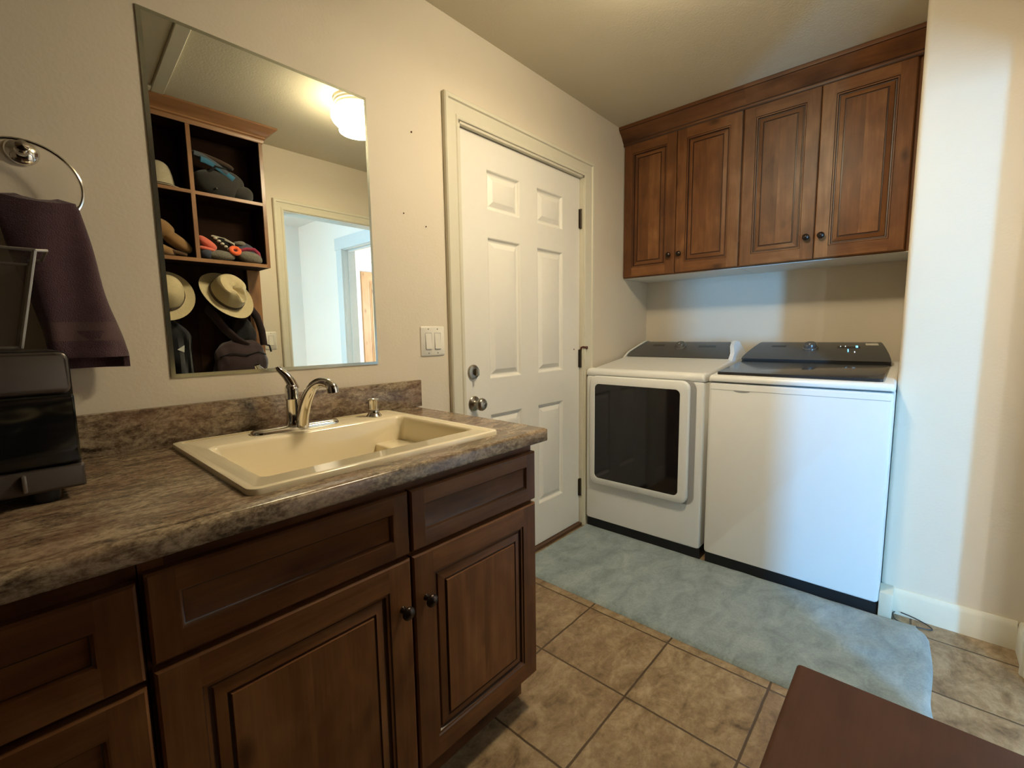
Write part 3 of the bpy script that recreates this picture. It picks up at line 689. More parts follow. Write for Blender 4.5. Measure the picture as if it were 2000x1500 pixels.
FX, FYy, FZ = 0.200, -0.108, CT+0.0095
FA = thing('faucet', (FX, FYy, FZ), 'chrome single-lever faucet on the back ledge of the sink', 'faucet')
b = MB(); F = Fr((FX, FYy, FZ), (1, 0, 0), (0, 1, 0), (0, 0, 1))
lp = [rr_loop(F, -0.128+i, -0.027+i, 0.128-i, 0.027-i, 0.027-i-0.0005, d, 8) for i, d in ((0, 0), (0, 0.004), (0.003, 0.009), (0.008, 0.012), (0.016, 0.0135))]
b.grid(lp, True); b.face(lp[-1], smooth=True); b.build('base_plate', 'chrome', FA)
b = MB(); b.lathe([(0.026, 0.010), (0.022, 0.016), (0.0185, 0.03), (0.0175, 0.085), (0.019, 0.088), (0.019, 0.092), (0.0175, 0.096), (0.0185, 0.115), (0.017, 0.128), (0.010, 0.136), (0.001, 0.138)], (FX-0.008, FYy+0.002, FZ), (0, 0, 1), 22); b.build('body', 'chrome', FA)
b = MB()
pth = [(FX-0.002, FYy, FZ+0.118), (FX-0.008, FYy+0.004, FZ+0.140), (FX-0.017, FYy+0.010, FZ+0.158), (FX-0.026, FYy+0.016, FZ+0.170), (FX-0.034, FYy+0.020, FZ+0.178), (FX-0.036, FYy+0.021, FZ+0.186)]
b.tube(pth, lambda t: 0.016-0.0095*t+(0.002 if t > 0.85 else 0), 12); b.build('lever_handle', 'chrome', FA)
b = MB()
S_ = [(0.008, -0.016, 0.005), (0.010, -0.021, 0.035), (0.014, -0.030, 0.070), (0.020, -0.046, 0.104), (0.027, -0.066, 0.128), (0.036, -0.090, 0.140), (0.045, -0.114, 0.139), (0.051, -0.128, 0.130), (0.053, -0.131, 0.112)]
pts = []
for i in range(len(S_)-1):
    for q in range(4):
        t = q/4; p0 = Vector(S_[max(i-1, 0)]); p1 = Vector(S_[i]); p2 = Vector(S_[i+1]); p3 = Vector(S_[min(i+2, len(S_)-1)])
        pts.append(0.5*((2*p1)+(p2-p0)*t+(2*p0-5*p1+4*p2-p3)*t*t+(3*p1-p0-3*p2+p3)*t**3))
pts.append(Vector(S_[-1])); pts = [p+Vector((FX, FYy, FZ)) for p in pts]
b.tube(pts, lambda t: 0.0195-0.006*min(1, t*1.4)+0.003*sstep(0.82, 0.9, t), 18); b.build('spout', 'chrome', FA)
SD = thing('soap_dispenser', (0.452, -0.118, CT+0.0095), 'small chrome soap dispenser pump on the sink ledge, right of the faucet', 'soap dispenser')
b = MB(); b.lathe([(0.026, 0), (0.026, 0.003), (0.020, 0.010), (0.0155, 0.018), (0.0155, 0.022), (0.001, 0.023)], (0.452, -0.118, CT+0.0095), (0, 0, 1), 22); b.build('collar', 'chrome', SD)
b = MB(); b.lathe([(0.014, 0.022), (0.018, 0.026), (0.018, 0.050), (0.0195, 0.054), (0.0195, 0.059), (0.016, 0.062), (0.001, 0.063)], (0.452, -0.118, CT+0.0095), (0, 0, 1), 22)
b.build('pump_head', 'chrome', SD)

# ------------------------------------------------------------------ mirror, switches, nails
MX0, MX1, MZ0, MZ1 = -0.0745, 0.548, 1.079, 1.9985
mr = thing('mirror', ((MX0+MX1)/2, 0, MZ0), 'large frameless mirror on the wall above the sink', 'mirror')
F = Fr((MX0, 0, MZ0), (1, 0, 0), (0, 0, 1), (0, -1, 0)); mw, mh = MX1-MX0, MZ1-MZ0
b = MB(); T = [(0.5, 0)]*4
e_ = 0.010; b.face([F(e_, e_, 0.006), F(mw-e_, e_, 0.006), F(mw-e_, mh-e_, 0.006), F(e_, mh-e_, 0.006)]); b.build('glass', 'mirror', mr)
b = MB(); rring(F, b, mw, mh, (0, 0.0003), (0, 0.0035), 0, T); rring(F, b, mw, mh, (0, 0.0035), (0.010, 0.006), 0, T); b.face([F(0, 0, 0.0003), F(0, mh, 0.0003), F(mw, mh, 0.0003), F(mw, 0, 0.0003)]); b.build('edge', 'medge', mr, label='dull grey bevelled edge')

def switch(F, w, n, label, loc):
    t = thing('light_switch', loc, label, 'light switch')
    b = MB(); h = 0.119; lp = [rr_loop(F, i, i, w-i, h-i, 0.006, d, 3) for i, d in ((0, 0), (0, 0.003), (0.003, 0.0055))]
    b.grid(lp, True); b.face(lp[-1], smooth=True); b.build('cover_plate', 'plate', t)
    for k in range(n):
        uc = w/2+(k-(n-1)/2)*0.046
        b = MB(); u0, u1, v0, v1 = uc-0.0165, uc+0.0165, 0.026, 0.093
        b.face([F(u0, v0, 0.0057), F(u1, v0, 0.0057), F(u1, v1, 0.0057), F(u0, v1, 0.0057)], 1)
        u0 += 0.002; u1 -= 0.002; v0 += 0.002; v1 -= 0.002
        A = [F(u0, v0, 0.010), F(u1, v0, 0.010), F(u1, (v0+v1)/2, 0.0075), F(u0, (v0+v1)/2, 0.0075), F(u1, v1, 0.006), F(u0, v1, 0.006)]
        b.face([A[0], A[1], A[2], A[3]]); b.face([A[3], A[2], A[4], A[5]]); b.face([F(u0, v0, 0.005), F(u1, v0, 0.005), A[1], A[0]])
        b.face([F(u0, v0, 0.005), A[0], A[3], A[5]]); b.face([A[1], F(u1, v0, 0.005), A[4], A[2]])
        b.build('rocker', ['plate', 'seam'], t)
        for v in (0.011, 0.108):
            b = MB(); b.lathe([(0.003, 0.0055), (0.0026, 0.0068), (0.0005, 0.007)], F(uc, v, 0), F.N, 8); b.build('screw', 'nickel', t)
switch(Fr((0.744, 0, 1.0975), (1, 0, 0), (0, 0, 1), (0, -1, 0)), 0.120, 2, 'cream double rocker light switch between the mirror and the white door', (0.804, 0, 1.0975))
switch(Fr((0.890, WF, 1.097), (-1, 0, 0), (0, 0, 1), (0, 1, 0)), 0.074, 1, 'single rocker light switch beside the hung coats, seen in the mirror', (0.853, WF, 1.097))
for x, z, r_, lb in ((0.737, 1.945, 0.0034, 'small brown nail in the wall, highest of three left of the door'), (0.688, 1.640, 0.0025, 'tiny brown nail in the wall close to the mirror edge, left of the lower two'), (0.791, 1.607, 0.0025, 'tiny brown nail in the wall above the light switch, right of the lower two')):
    b = MB(); b.lathe([(r_, 0), (r_, 0.002), (r_*0.6, 0.004), (0.0004, 0.0045)], (x, -0.0001, z), (0, -1, 0), 10)
    b.build('nail', 'nail', None, (x, 0, z), label=lb, category='nail', group='nails in the wall')

# ------------------------------------------------------------------ dryer and washer
AX = 1.925; AB = 2.69
def fx(y0): return Fr((AX, y0, 0), (0, -1, 0), (0, 0, 1), (-1, 0, 0))
def appliance_shell(t, yl, yr, ztop, name='body'):
    b = MB(); w_ = yl-yr; F = Fr((AB, yl, 0), (0, -1, 0), (0, 0, 1), (-1, 0, 0)); D = AB-AX
    lp = []
    zb = 0.062
    for i, d in ((0.0, 0.0), (0.0, D-0.012), (0.0035, D-0.0035), (0.012, D)):
        lp.append(rr_loop(F, i, zb+i*0.3, w_-i, ztop-i, 0.012, d, 4))
    b.grid(lp, True); b.face(lp[-1], smooth=True); b.face(list(reversed(lp[0])))
    b.build(name, 'white', t)
    b = MB(); b.box((AX+0.020, yr+0.003, 0.0), (AB-0.02, yl-0.003, 0.0625)); b.build('base', 'toe', t, label='black plinth at the floor')
    return F
def console(t, yl, yr, labelled):
    """sloped graphite control panel: rounded trapezoid"""
    zt, zb = 1.118, 1.026; xf, xb = 2.385, 2.60
    def P(s, v, off=0.0):     # s across 0..1 (from left), v 0..1 bottom to top
        ins = 0.055*v**1.2
        y = yl-0.012-ins-(yl-yr-0.024-2*ins)*s
        return Vector((xf+(xb-xf)*v-off*0.4, y, zb+(zt-zb)*(v**0.85)+off*0.9))
    b = MB(); rows = []
    vs = [0, 0.08, 0.3, 0.6, 0.85, 0.95, 1.0]
    for v in vs:
        row = []
        for k in range(25):
            s = k/24; e = 0.03
            q = P(s, v); 
            if v > 0.85: q.z -= 0.006*((v-0.85)/0.15)**2
            row.append(q)
        rows.append(row)
    b.grid(rows, False, flip=True)
    back = [Vector((2.66, p.y, 1.02)) for p in rows[-1]]
    mid_ = [Vector((2.64, p.y, p.z-0.01)) for p in rows[-1]]
    b.grid([rows[-1], mid_, back], False, flip=True)
    lip = [Vector((p.x+0.02, p.y, p.z-0.022)) for p in rows[0]]
    b.grid([lip, rows[0]], False, flip=True)
    for idx in (0, -1):
        loop = [lip[idx]]+[r_[idx] for r_ in rows]+[mid_[idx], back[idx]]
        b.face(loop if idx == 0 else list(reversed(loop)))
    c = b.build('control_panel', 'console', t, label='dark graphite control panel')
    return P, c
# dryer
DL, DR = -0.020, -0.7015; dw_ = DL-DR
DT = thing('dryer', ((AX+AB)/2, (DL+DR)/2, 0), 'white front-load clothes dryer with a black window in its door, next to the white door', 'dryer')
F = appliance_shell(DT, DL, DR, 0.930)
b = MB()          # top deck: rounded front rim rising gently to the panel
def deck(b, yl, yr, zf, zb_, rim):
    w_ = yl-yr; prof = [(AX+0.004, zf-0.042), (AX-0.001, zf-0.030), (AX-0.001, zf-0.018), (AX+0.005, zf-0.007), (AX+0.018, zf-0.001), (AX+0.035, zf)]
    prof += [(AX+rim, zf), (AX+rim+0.008, zf-0.004)] if rim else []
    prof += [(2.40, zb_), (2.52, zb_+0.005), (AB, zb_+0.005)]
    rows = []
    for y, sh in ((yl, 0.010), (yl-0.003, 0.004), (yl-0.012, 0.0), (yl-0.012-0.0001, 0), (yr+0.0121, 0), (yr+0.012, 0), (yr+0.003, 0.004), (yr, 0.010)):
        rows.append([(x+(sh*0.5 if i < 5 else 0), y, max(z-sh, zf-0.042)) for i, (x, z) in enumerate(prof)])
    b.grid(rows, False)
    for row in (rows[0], rows[-1]): b.face(list(row)+[(AB, row[0][1], zf-0.042)])
deck(b, DL, DR, 0.972, 1.020, 0.06); b.build('top', 'white', DT)
for ya, yb_ in ((DL-0.001, DL-0.014), (DR+0.024, DR+0.001)):      # white side cheeks that frame the panel
    b = MB(); prof = [(2.36, 1.012), (2.42, 1.050), (2.50, 1.088), (2.57, 1.113), (2.61, 1.119), (2.66, 1.110), (AB, 1.02)]
    lean = 0.05 if ya > -0.3 else -0.05
    rA = [(x, ya-lean*sstep(1.03, 1.12, z)*0.9, z) for x, z in prof]; rB = [(x, yb_-lean*sstep(1.03, 1.12, z)*0.95, z) for x, z in prof]
    b.grid([rA, rB], False, smooth=True); b.face(rA); b.face(list(reversed(rB)))
    b.build('panel_cheek', 'white', DT)
P, cpan = console(DT, DL-0.008, DR+0.018, True)
def on_console(P, s0, s1, v0, v1, name, mat, par, off=0.0012, **kw):
    b = MB(); b.face([P(s0, v0, off), P(s1, v0, off), P(s1, v1, off), P(s0, v1, off)]); b.face([P(s0, v0, 0), P(s1, v0, 0), P(s1, v0, off), P(s0, v0, off)])
    return b.build(name, mat, par, **kw)
def dial(P, s, v, par):
    n_ = ((P(s+0.01, v)-P(s, v)).cross(P(s, v+0.02)-P(s, v))).normalized()
    if n_.z < 0: n_.negate()
    b = MB(); b.lathe([(0.036, -0.004), (0.036, 0.006), (0.034, 0.009), (0.030, 0.010), (0.029, 0.024), (0.026, 0.029), (0.001, 0.030)], P(s, v), n_, 30)
    d = b.build('dial', 'dial', par, label='round cycle dial')
    b = MB(); c = P(s, v)+n_*0.0305; e = (P(s, v+0.02)-P(s, v)).normalized(); sd = e.cross(n_)
    b.face([c+sd*0.002-e*0.022, c-sd*0.002-e*0.022, c-sd*0.002-e*0.006, c+sd*0.002-e*0.006]); b.build('pointer', 'sticker', d)
dial(P, 0.49, 0.55, cpan)
on_console(P, 0.68, 0.86, 0.56, 0.68, 'display', 'glassblk', cpan, label='small dark display')
on_console(P, 0.15, 0.29, 0.62, 0.70, 'faint_logo', 'mark', cpan)
# dryer door
b = MB(); Fd = fx(DL)
u0, u1, v0, v1 = 0.038, 0.618, 0.290, 0.932
lp = [rr_loop(Fd, u0-0.007, v0-0.007, u1+0.032, v1+0.005, 0.050, 0.0008, 8), rr_loop(Fd, u0-0.004, v0-0.004, u1+0.029, v1+0.002, 0.048, -0.002, 8)]
b.grid(lp, True); b.build('door_recess', 'white', DT, label='recessed surround of the door')
b = MB(); b.face(rr_loop(Fd, u0-0.004, v0-0.004, u1+0.029, v1+0.002, 0.048, 0.0012, 8)); b.build('door_gap_shade', 'seam', DT, label='grey tone for the shaded gap around the door')  # flat grey face standing in for the shadow in the door recess
b = MB()
lp = [rr_loop(Fd, u0+i, v0+i, u1-i, v1-i, 0.042-i*0.5, d, 8) for i, d in ((0.004, 0.0013), (0.0, 0.004), (0.0, 0.018), (0.002, 0.023), (0.007, 0.026))]
wl = [rr_loop(Fd, 0.073+i, 0.328+i, 0.573-i, 0.887-i, 0.026, d, 8) for i, d in ((0, 0.026), (0.001, 0.0245))]
b.grid(lp+wl, True)
dd = b.build('door', 'white', DT, label='white square door with rounded corners')
b = MB(); b.face(rr_loop(Fd, 0.074, 0.329, 0.572, 0.886, 0.026, 0.0247, 8)); b.build('door_window', 'glassblk', dd, label='black glass window')
# washer
WL, WR = -0.7235, -1.4225
WT = thing('washer', ((AX+AB)/2, (WL+WR)/2, 0), 'white top-load washing machine with a dark glass lid, right of the dryer', 'washer')
appliance_shell(WT, WL, WR, 0.933)
b = MB(); Fw = fx(WL); w_ = WL-WR
b.box((AX-0.0006, WR+0.010, 0.8985), (AX+0.001, WL-0.010, 0.9003), 1); b.face([Fw(0.15+0.03*cos(a)*1.2, 0.8985-0.008*sin(a), 0.0008) for a in [pi*q/10 for q in range(11)]], 1)
b.build('front_seam', ['white', 'seam'], WT)
b = MB(); prof = [(AX+0.006, 0.936), (AX-0.004, 0.940), (AX-0.006, 0.950), (AX-0.003, 0.960), (AX+0.006, 0.9665), (AX+0.022, 0.9685), (2.40, 1.004), (2.52, 1.012), (AB, 1.012)]
rows = []
for y, sh in ((WL, 0.009), (WL-0.004, 0.003), (WL-0.014, 0.0), (WR+0.014, 0.0), (WR+0.004, 0.003), (WR, 0.009)):
    rows.append([(x+(sh if i < 5 else 0), y, max(z-sh, 0.936)) for i, (x, z) in enumerate(prof)])
b.grid(rows, False)
for row in (rows[0], rows[-1]): b.face(list(row)+[(AB, row[0][1], 0.936)])
b.build('top', 'white', WT)
b = MB(); s0 = Vector((AX+0.030, 0, 0.9705)); s1 = Vector((2.405, 0, 1.0055)); sl = (s1-s0).normalized(); sn = Vector((-sl.z, 0, sl.x))
Fl = Fr((s0.x, WL-0.026, s0.z), (0, -1, 0), sl, sn); ll = (s1-s0).length; lw = (WL-WR)-0.065
lp = [rr_loop(Fl, i, i, lw-i, ll, 0.012, d, 4) for i, d in ((0, -0.002), (0, 0.009), (0.003, 0.012))]
b.grid(lp, True); b.face(lp[-1], smooth=True); b.build('lid', 'lidglass', WT, label='dark tinted glass lid')
P, cpan = console(WT, WL-0.006, WR+0.022, True)
dial(P, 0.47, 0.55, cpan)
on_console(P, 0.67, 0.83, 0.58, 0.68, 'display', 'glassblk', cpan, label='small dark display')
for s, v, ds, dv, m in ((0.80, 0.60, 0.016, 0.10, 'led'), (0.742, 0.38, 0.006, 0.13, 'led'), (0.785, 0.35, 0.006, 0.05, 'led_w'), (0.725, 0.64, 0.005, 0.05, 'led_w'), (0.69, 0.64, 0.005, 0.04, 'led_w')):
    on_console(P, s, s+ds, v, v+dv, 'indicator_light', m, cpan, 0.002, label='small blue light' if m == 'led' else 'small white light')
on_console(P, 0.875, 0.965, 0.74, 0.84, 'sticker', 'sticker', cpan, 0.0016, label='small pale sticker')
on_console(P, 0.15, 0.27, 0.62, 0.70, 'faint_logo', 'mark', cpan)

# ------------------------------------------------------------------ rug
b = MB(); RX0, RX1, RY0, RY1 = 1.262, 1.942, -1.585, -0.012
def rugz(x, y):
    e = min(x-RX0, RX1-x, y-RY0, RY1-y)
    wv = sstep(-0.9, -1.5, y)
    z = 0.010+0.0015*noise.noise((x*6, y*6, 0))+wv*(0.016*max(0, noise.noise((x*5+3, y*7, 1)))+0.014*max(0, noise.noise((x*10, y*5, 4))))+0.004*max(0, noise.noise((x*9+y*3, y*8, 7)))*sstep(-0.2, -0.6, y)
    return z*sstep(-0.001, 0.014, e)+0.0005
NX, NY = 60, 130; rows = []
for i in range(NX+1):
    row = []
    for j in range(NY+1):
        x = RX0+(RX1-RX0)*i/NX; y = RY0+(RY1-RY0)*j/NY
        z = rugz(x, y)
        ye = y
        if j < 6:                                    # gently uneven right-hand hem, one corner rounded
            s = 1-j/6; ye = y+s*(0.004*sin(x*14)+0.035*sstep(1.87, 1.925, x)-0.012*sstep(1.5, 1.3, x))
        row.append((x, ye, z))
    rows.append(row)
b.grid(rows, False)
b.build('rug', 'rug', None, (1.59, -0.8, 0), label='long blue-grey rug lying in front of the washer and dryer', category='rug', auto=80)

# ------------------------------------------------------------------ cord by the wall corner
b = MB(); c = [(2.02, -1.478, 0.006), (1.985, -1.470, 0.012), (1.955, -1.478, 0.006), (1.945, -1.505, 0.004), (1.948, -1.545, 0.004), (1.962, -1.590, 0.004), (1.985, -1.572, 0.008), (2.002, -1.53, 0.012), (2.006, -1.490, 0.016)]
pp = []
for i in range(len(c)-1):
    for q in range(6):
        t = q/6; p0 = Vector(c[max(i-1, 0)]); p1 = Vector(c[i]); p2 = Vector(c[i+1]); p3 = Vector(c[min(i+2, len(c)-1)])
        pp.append(0.5*((2*p1)+(p2-p0)*t+(2*p0-5*p1+4*p2-p3)*t*t+(3*p1-p0-3*p2+p3)*t**3))
b.tube(pp, 0.0022, 6); b.build('cord', 'cord', None, (1.97, -1.53, 0), label='thin dark cord looped on the tile at the foot of the wall end', category='cord')

# ------------------------------------------------------------------ countertop oven, basket, towel ring, towel
OXr, OXl, OYf, OYb = -0.290, -0.78, -0.375, -0.095; OZ0, OZ1 = CT+0.022, 1.166
OV = thing('countertop_oven', ((OXr+OXl)/2, -0.2, CT), 'black countertop oven at the left end of the counter', 'oven')
b = MB(); b.rbox((OXl, OYf+0.012, OZ0), (OXr, OYb, OZ1), 0.014, 3, edges=lambda p, q: abs(p.y-q.y) > 0.1 and p.z > 0 or False); b.build('housing', 'oven', OV)
Fo = Fr((OXl, OYf+0.012, OZ0), (1, 0, 0), (0, 0, 1), (0, -1, 0)); ow = OXr-OXl; oh = OZ1-OZ0
def slab(nm, u0, u1, v0, v1, d, mat, r=0.004, **kw):
    b = MB(); lp = [rr_loop(Fo, u0+i, v0+i, u1-i, v1-i, r, dd_, 4) for i, dd_ in ((0, 0), (0, d-0.003), (0.003, d))]
    b.grid(lp, True); b.face(lp[-1], smooth=True); return b.build(nm, mat, OV, **kw)
slab('upper_panel', 0, ow-0.002, oh-0.074, oh-0.002, 0.010, 'ovengrey', 0.012, label='dull grey top band')
od = slab('door', 0.0, ow, 0.044, oh-0.076, 0.013, 'ovenface', label='black glass door')
slab('lower_panel', 0, ow+0.003, 0.0, 0.042, 0.012, 'ovengrey', label='dull grey lower band')
b = MB(); b.rbox((-0.366, OYf-0.010, OZ0+0.006), (-0.360, OYf+0.002, OZ0+0.036), 0.0025, 2); b.build('latch', 'wire', OV)
for x in (OXl+0.03, OXr-0.05):
    for y in (OYf+0.03, OYb-0.03):
        b = MB(); b.lathe([(0.018, 0), (0.020, 0.008), (0.020, 0.0225), (0.001, 0.0225)], (x, y, CT), (0, 0, 1), 16); b.build('foot', 'toe', OV)

BK = thing('wire_basket', (-0.44, -0.24, OZ1), 'tapered wire basket standing on top of the black oven', 'basket')
def ring4(x0, x1, y0, y1, z): return [(x0, y0, z), (x1, y0, z), (x1, y1, z), (x0, y1, z)]
def lerp_ring(t): return ring4(-0.535-0.03*t, -0.345+0.03*t, -0.33-0.025*t, -0.15+0.025*t, OZ1+0.006+0.165*t)
for t, nm in ((0.0, 'base_wire'), (1.0, 'rim')):
    b = MB(); b.tube(lerp_ring(t), 0.0028, 8, closed=True); b.build(nm, 'wire', BK)
b = MB(); b.tube([(-0.318, -0.352, OZ1+0.171), (-0.300, -0.345, OZ1+0.173), (-0.300, -0.20, OZ1+0.173), (-0.318, -0.19, OZ1+0.171)], 0.0026, 8)
b.build('handle', 'wire', BK)
A0, A1 = lerp_ring(0), lerp_ring(1)
for k in range(4):
    b = MB(); b.tube([A0[k], A1[k]], 0.0032, 8); b.build('upright', 'wire', BK)
    a, c = k, (k+1) % 4
    b = MB(); b.face([Vector(A0[a]), Vector(A0[c]), Vector(A1[c]), Vector(A1[a])]); b.build('mesh_side', 'meshpanel', BK, label='see-through dark mesh side')

TR = thing('towel_ring', (-0.305, 0, 1.59), 'chrome towel ring on the wall left of the mirror', 'towel ring')
b = MB(); b.lathe([(0.028, 0), (0.028, 0.004), (0.024, 0.009), (0.012, 0.013), (0.008, 0.020), (0.008, 0.042), (0.011, 0.046), (0.011, 0.054), (0.001, 0.057)], (-0.300, 0, 1.592), (0, -1, 0), 24); b.build('wall_mount', 'chrome', TR)
b = MB(); RC = Vector((-0.302, -0.049, 1.518)); RR = 0.086
b.tube([RC+Vector((RR*1.04*cos(2*pi*i/48), 0.0, RR*sin(2*pi*i/48))) for i in range(48)], 0.0036, 8, closed=True); b.build('ring', 'chrome', TR)
TW = thing('hand_towel', (-0.27, -0.05, 1.44), 'dark plum hand towel hanging through the chrome towel ring', 'towel')
def towel_rows(z0, z1, n=26):
    rows = []
    for i in range(n+1):
        t = i/n; z = z0+(z1-z0)*t
        s = (1.488-z)/(1.488-1.130)
        xl = -0.352+0.052*sstep(0.0, 1.0, s)*1.0; xr = -0.224+0.058*s+0.006*sin(s*9)*s
        if s < 0.03: xl += 0.004; xr -= 0.003
        dp = 0.020+0.012*s
        row = []
        for k in range(40):
            a = 2*pi*k/40; u_ = cos(a); w2_ = sin(a)
            x = (xl+xr)/2+(xr-xl)/2*math.copysign(abs(u_)**0.75, u_)
            y = -0.047-dp*0.25*s+dp*math.copysign(abs(w2_)**0.8, w2_)*(1+0.30*sin(x*62+1.5*s+0.6)*(0.7+0.3*s)+0.12*noise.noise((x*30, z*9, 2.0)))
            row.append(Vector((x, y, z-0.010*sin((x+0.352)/0.128*pi)*(1-s)*(1 if s < 0.5 else 0.3)+(0.016*(1 if w2_ < 0 else -0.6)*sstep(0.9, 1.0, s)))))
        rows.append(row)
    return rows
b = MB(); zt_, zb_ = 1.488, 1.128
rows = towel_rows(zt_, zb_, 60)
top = [p+(Vector((sum(q.x for q in rows[0])/40, -0.047, p.z+0.004))-p)*0.45+Vector((0, 0, 0.004)) for p in rows[0]]
b.grid([top]+rows, True, flip=True, matf=lambda i, j: 1 if 45 <= i <= 51 else 0)
b.face(top, smooth=True)
inn = [p+(Vector((sum(q.x for q in rows[-1])/40, -0.055, p.z))-p)*0.16 for p in rows[-1]]
inn2 = [p+Vector((0, 0, 0.06)) for p in inn]
b.grid([rows[-1], inn, inn2], True, flip=True); b.face(list(reversed(inn2)))
b.build('cloth', ['towel', 'towelband'], TW)

# ------------------------------------------------------------------ bench and locker on the opposite wall
BZ = 0.41; BF = -1.317; BR = 0.802; BL_ = -1.20  # seat extended out of view at the left to absorb bounced light
BN = thing('bench', ((BR+BL_)/2, -1.58, 0), 'brown wooden mudroom bench, its seat corner at the lower right', 'bench')
b = MB(); b.rbox((BL_, WF+0.004, BZ-0.030), (BR, BF, BZ), 0.011, 4, edges=lambda p, q: p.y > 0.2 and q.y > 0.2 and p.z*q.z > 0); sb = b
ob = sb.build('seat', 'bench', BN)
for uvl, pl in ((ob.data.uv_layers['UVMap'], None),):
    for l in ob.data.loops:
        co = ob.data.vertices[l.vertex_index].co; uvl.data[l.index].uv = (co.y+co.z, co.x)
b = MB(); b.box((BR-0.03, WF+0.004, 0.0), (BR-0.010, BF-0.03, BZ-0.0305), 0, 2); b.build('end_panel', 'bench', BN)
b = MB(); b.box((BL_+0.010, WF+0.004, 0.0), (BL_+0.03, BF-0.03, BZ-0.0305), 0, 2); b.build('end_panel', 'bench', BN)
b = MB(); b.box((-0.21, WF+0.004, 0.0), (-0.19, BF-0.03, BZ-0.0305), 0, 2); b.build('divider', 'bench', BN)
for a, c in ((BL_+0.03, -0.21), (-0.19, BR-0.03)):
    b = MB(); b.box((a, WF+0.004, 0.06), (c, BF-0.04, 0.08), 0, 0); b.build('shelf', 'bench', BN)

LY = -1.607; LR = 0.802; LB = -1.20; LZ0, LZ1 = 1.613, 2.385; DV = [0.419, 0.036, -0.347, -0.73]; LD = DV[0]  # columns beyond the right two are unseen, added to cut bounced light
LK = thing('coat_locker', ((LR+LB)/2, WF, LZ0), 'tall wooden coat locker with open cubbies, reflected in the mirror', 'locker')
th = 0.020; SHZ = 1.985; yk = WF+0.012; yf = LY-0.014
b = MB()      # face frame in the lit wood tone
b.box((LR-th, yf, LZ0), (LR, LY, LZ1), 0, 2); b.box((LB, yf, LZ0), (LB+th, LY, LZ1), 0, 2)
b.box((LB+th, yf, LZ0), (LR-th, LY, LZ0+th), 0, 0); b.box((LB+th, yf, LZ1-th), (LR-th, LY, LZ1), 0, 0)
for x in DV: b.box((x-th/2, yf, LZ0+th), (x+th/2, LY, LZ1-th), 0, 2)
b.box((LR-0.004, yk, LZ0), (LR, yf, LZ1), 0, 2)
ed = sorted([LB+th]+[x-th/2 for x in DV]+[x+th/2 for x in DV]+[LR-th])
for a, c in zip(ed[::2], ed[1::2]): b.box((a, yf, SHZ), (c, LY-0.001, SHZ+0.018), 0, 0)
b.build('face_frame', 'locker', LK)
b = MB()      # same boards inside, their shade put into a darker wood colour
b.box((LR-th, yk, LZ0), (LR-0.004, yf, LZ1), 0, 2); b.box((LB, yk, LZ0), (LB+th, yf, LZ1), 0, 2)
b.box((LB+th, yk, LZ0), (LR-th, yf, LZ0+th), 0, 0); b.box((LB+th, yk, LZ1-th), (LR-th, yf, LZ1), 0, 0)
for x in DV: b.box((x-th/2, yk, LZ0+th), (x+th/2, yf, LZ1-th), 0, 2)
b.build('cubby_shaded_boards', 'locker_dark', LK, label='cubby interior with its shade in the wood colour')
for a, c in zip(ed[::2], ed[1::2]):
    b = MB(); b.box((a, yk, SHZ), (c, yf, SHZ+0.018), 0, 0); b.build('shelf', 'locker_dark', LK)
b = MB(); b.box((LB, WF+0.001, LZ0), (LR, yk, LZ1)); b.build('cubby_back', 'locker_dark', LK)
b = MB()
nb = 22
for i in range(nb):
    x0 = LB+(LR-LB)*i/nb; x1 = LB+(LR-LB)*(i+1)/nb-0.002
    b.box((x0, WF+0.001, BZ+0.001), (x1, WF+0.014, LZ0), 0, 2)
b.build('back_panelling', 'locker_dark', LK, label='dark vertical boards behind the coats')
b = MB(); b.box((LR-0.075, WF+0.014, BZ+0.001), (LR, WF+0.034, LZ0-0.001), 0, 2, 0.5); b.build('side_stile', 'locker', LK); b = MB(); b.box((LB, WF+0.014, BZ+0.001), (LB+0.06, WF+0.034, LZ0-0.001), 0, 2, 0.5); b.build('side_stile', 'locker', LK)
# crown
pr = [(0.0, LZ1-0.03), (0.004, LZ1-0.03), (0.008, LZ1-0.02), (0.008, LZ1-0.008), (0.016, LZ1-0.004), (0.016, LZ1+0.006), (0.024, LZ1+0.010), (0.040, LZ1+0.030), (0.062, LZ1+0.044), (0.070, LZ1+0.050), (0.070, H-0.001), (0, H-0.001)]
b = MB()
for (d0, z0), (d1, z1) in zip(pr, pr[1:]):
    A = lambda d, z: [(LB-d, WF+0.002, z), (LB-d, LY+d, z), (LR+d, LY+d, z), (LR+d, WF+0.002, z)]
    a, c = A(d0, z0), A(d1, z1)
    for k in range(3): b.face([a[k], c[k], c[k+1], a[k+1]], 0, [(z0, k), (z1, k), (z1, k+0.7), (z0, k+0.7)], 0.6)
b.build('crown', 'locker', LK)
for x in (0.275, 0.60):
    b = MB(); b.box((x-0.012, WF+0.0142, 1.425), (x+0.012, WF+0.019, 1.50)); b.tube([(x, WF+0.018, 1.44), (x, WF+0.05, 1.435), (x, WF+0.075, 1.45), (x, WF+0.085, 1.475)], 0.004, 8); b.build('coat_hook', 'bronze', LK)

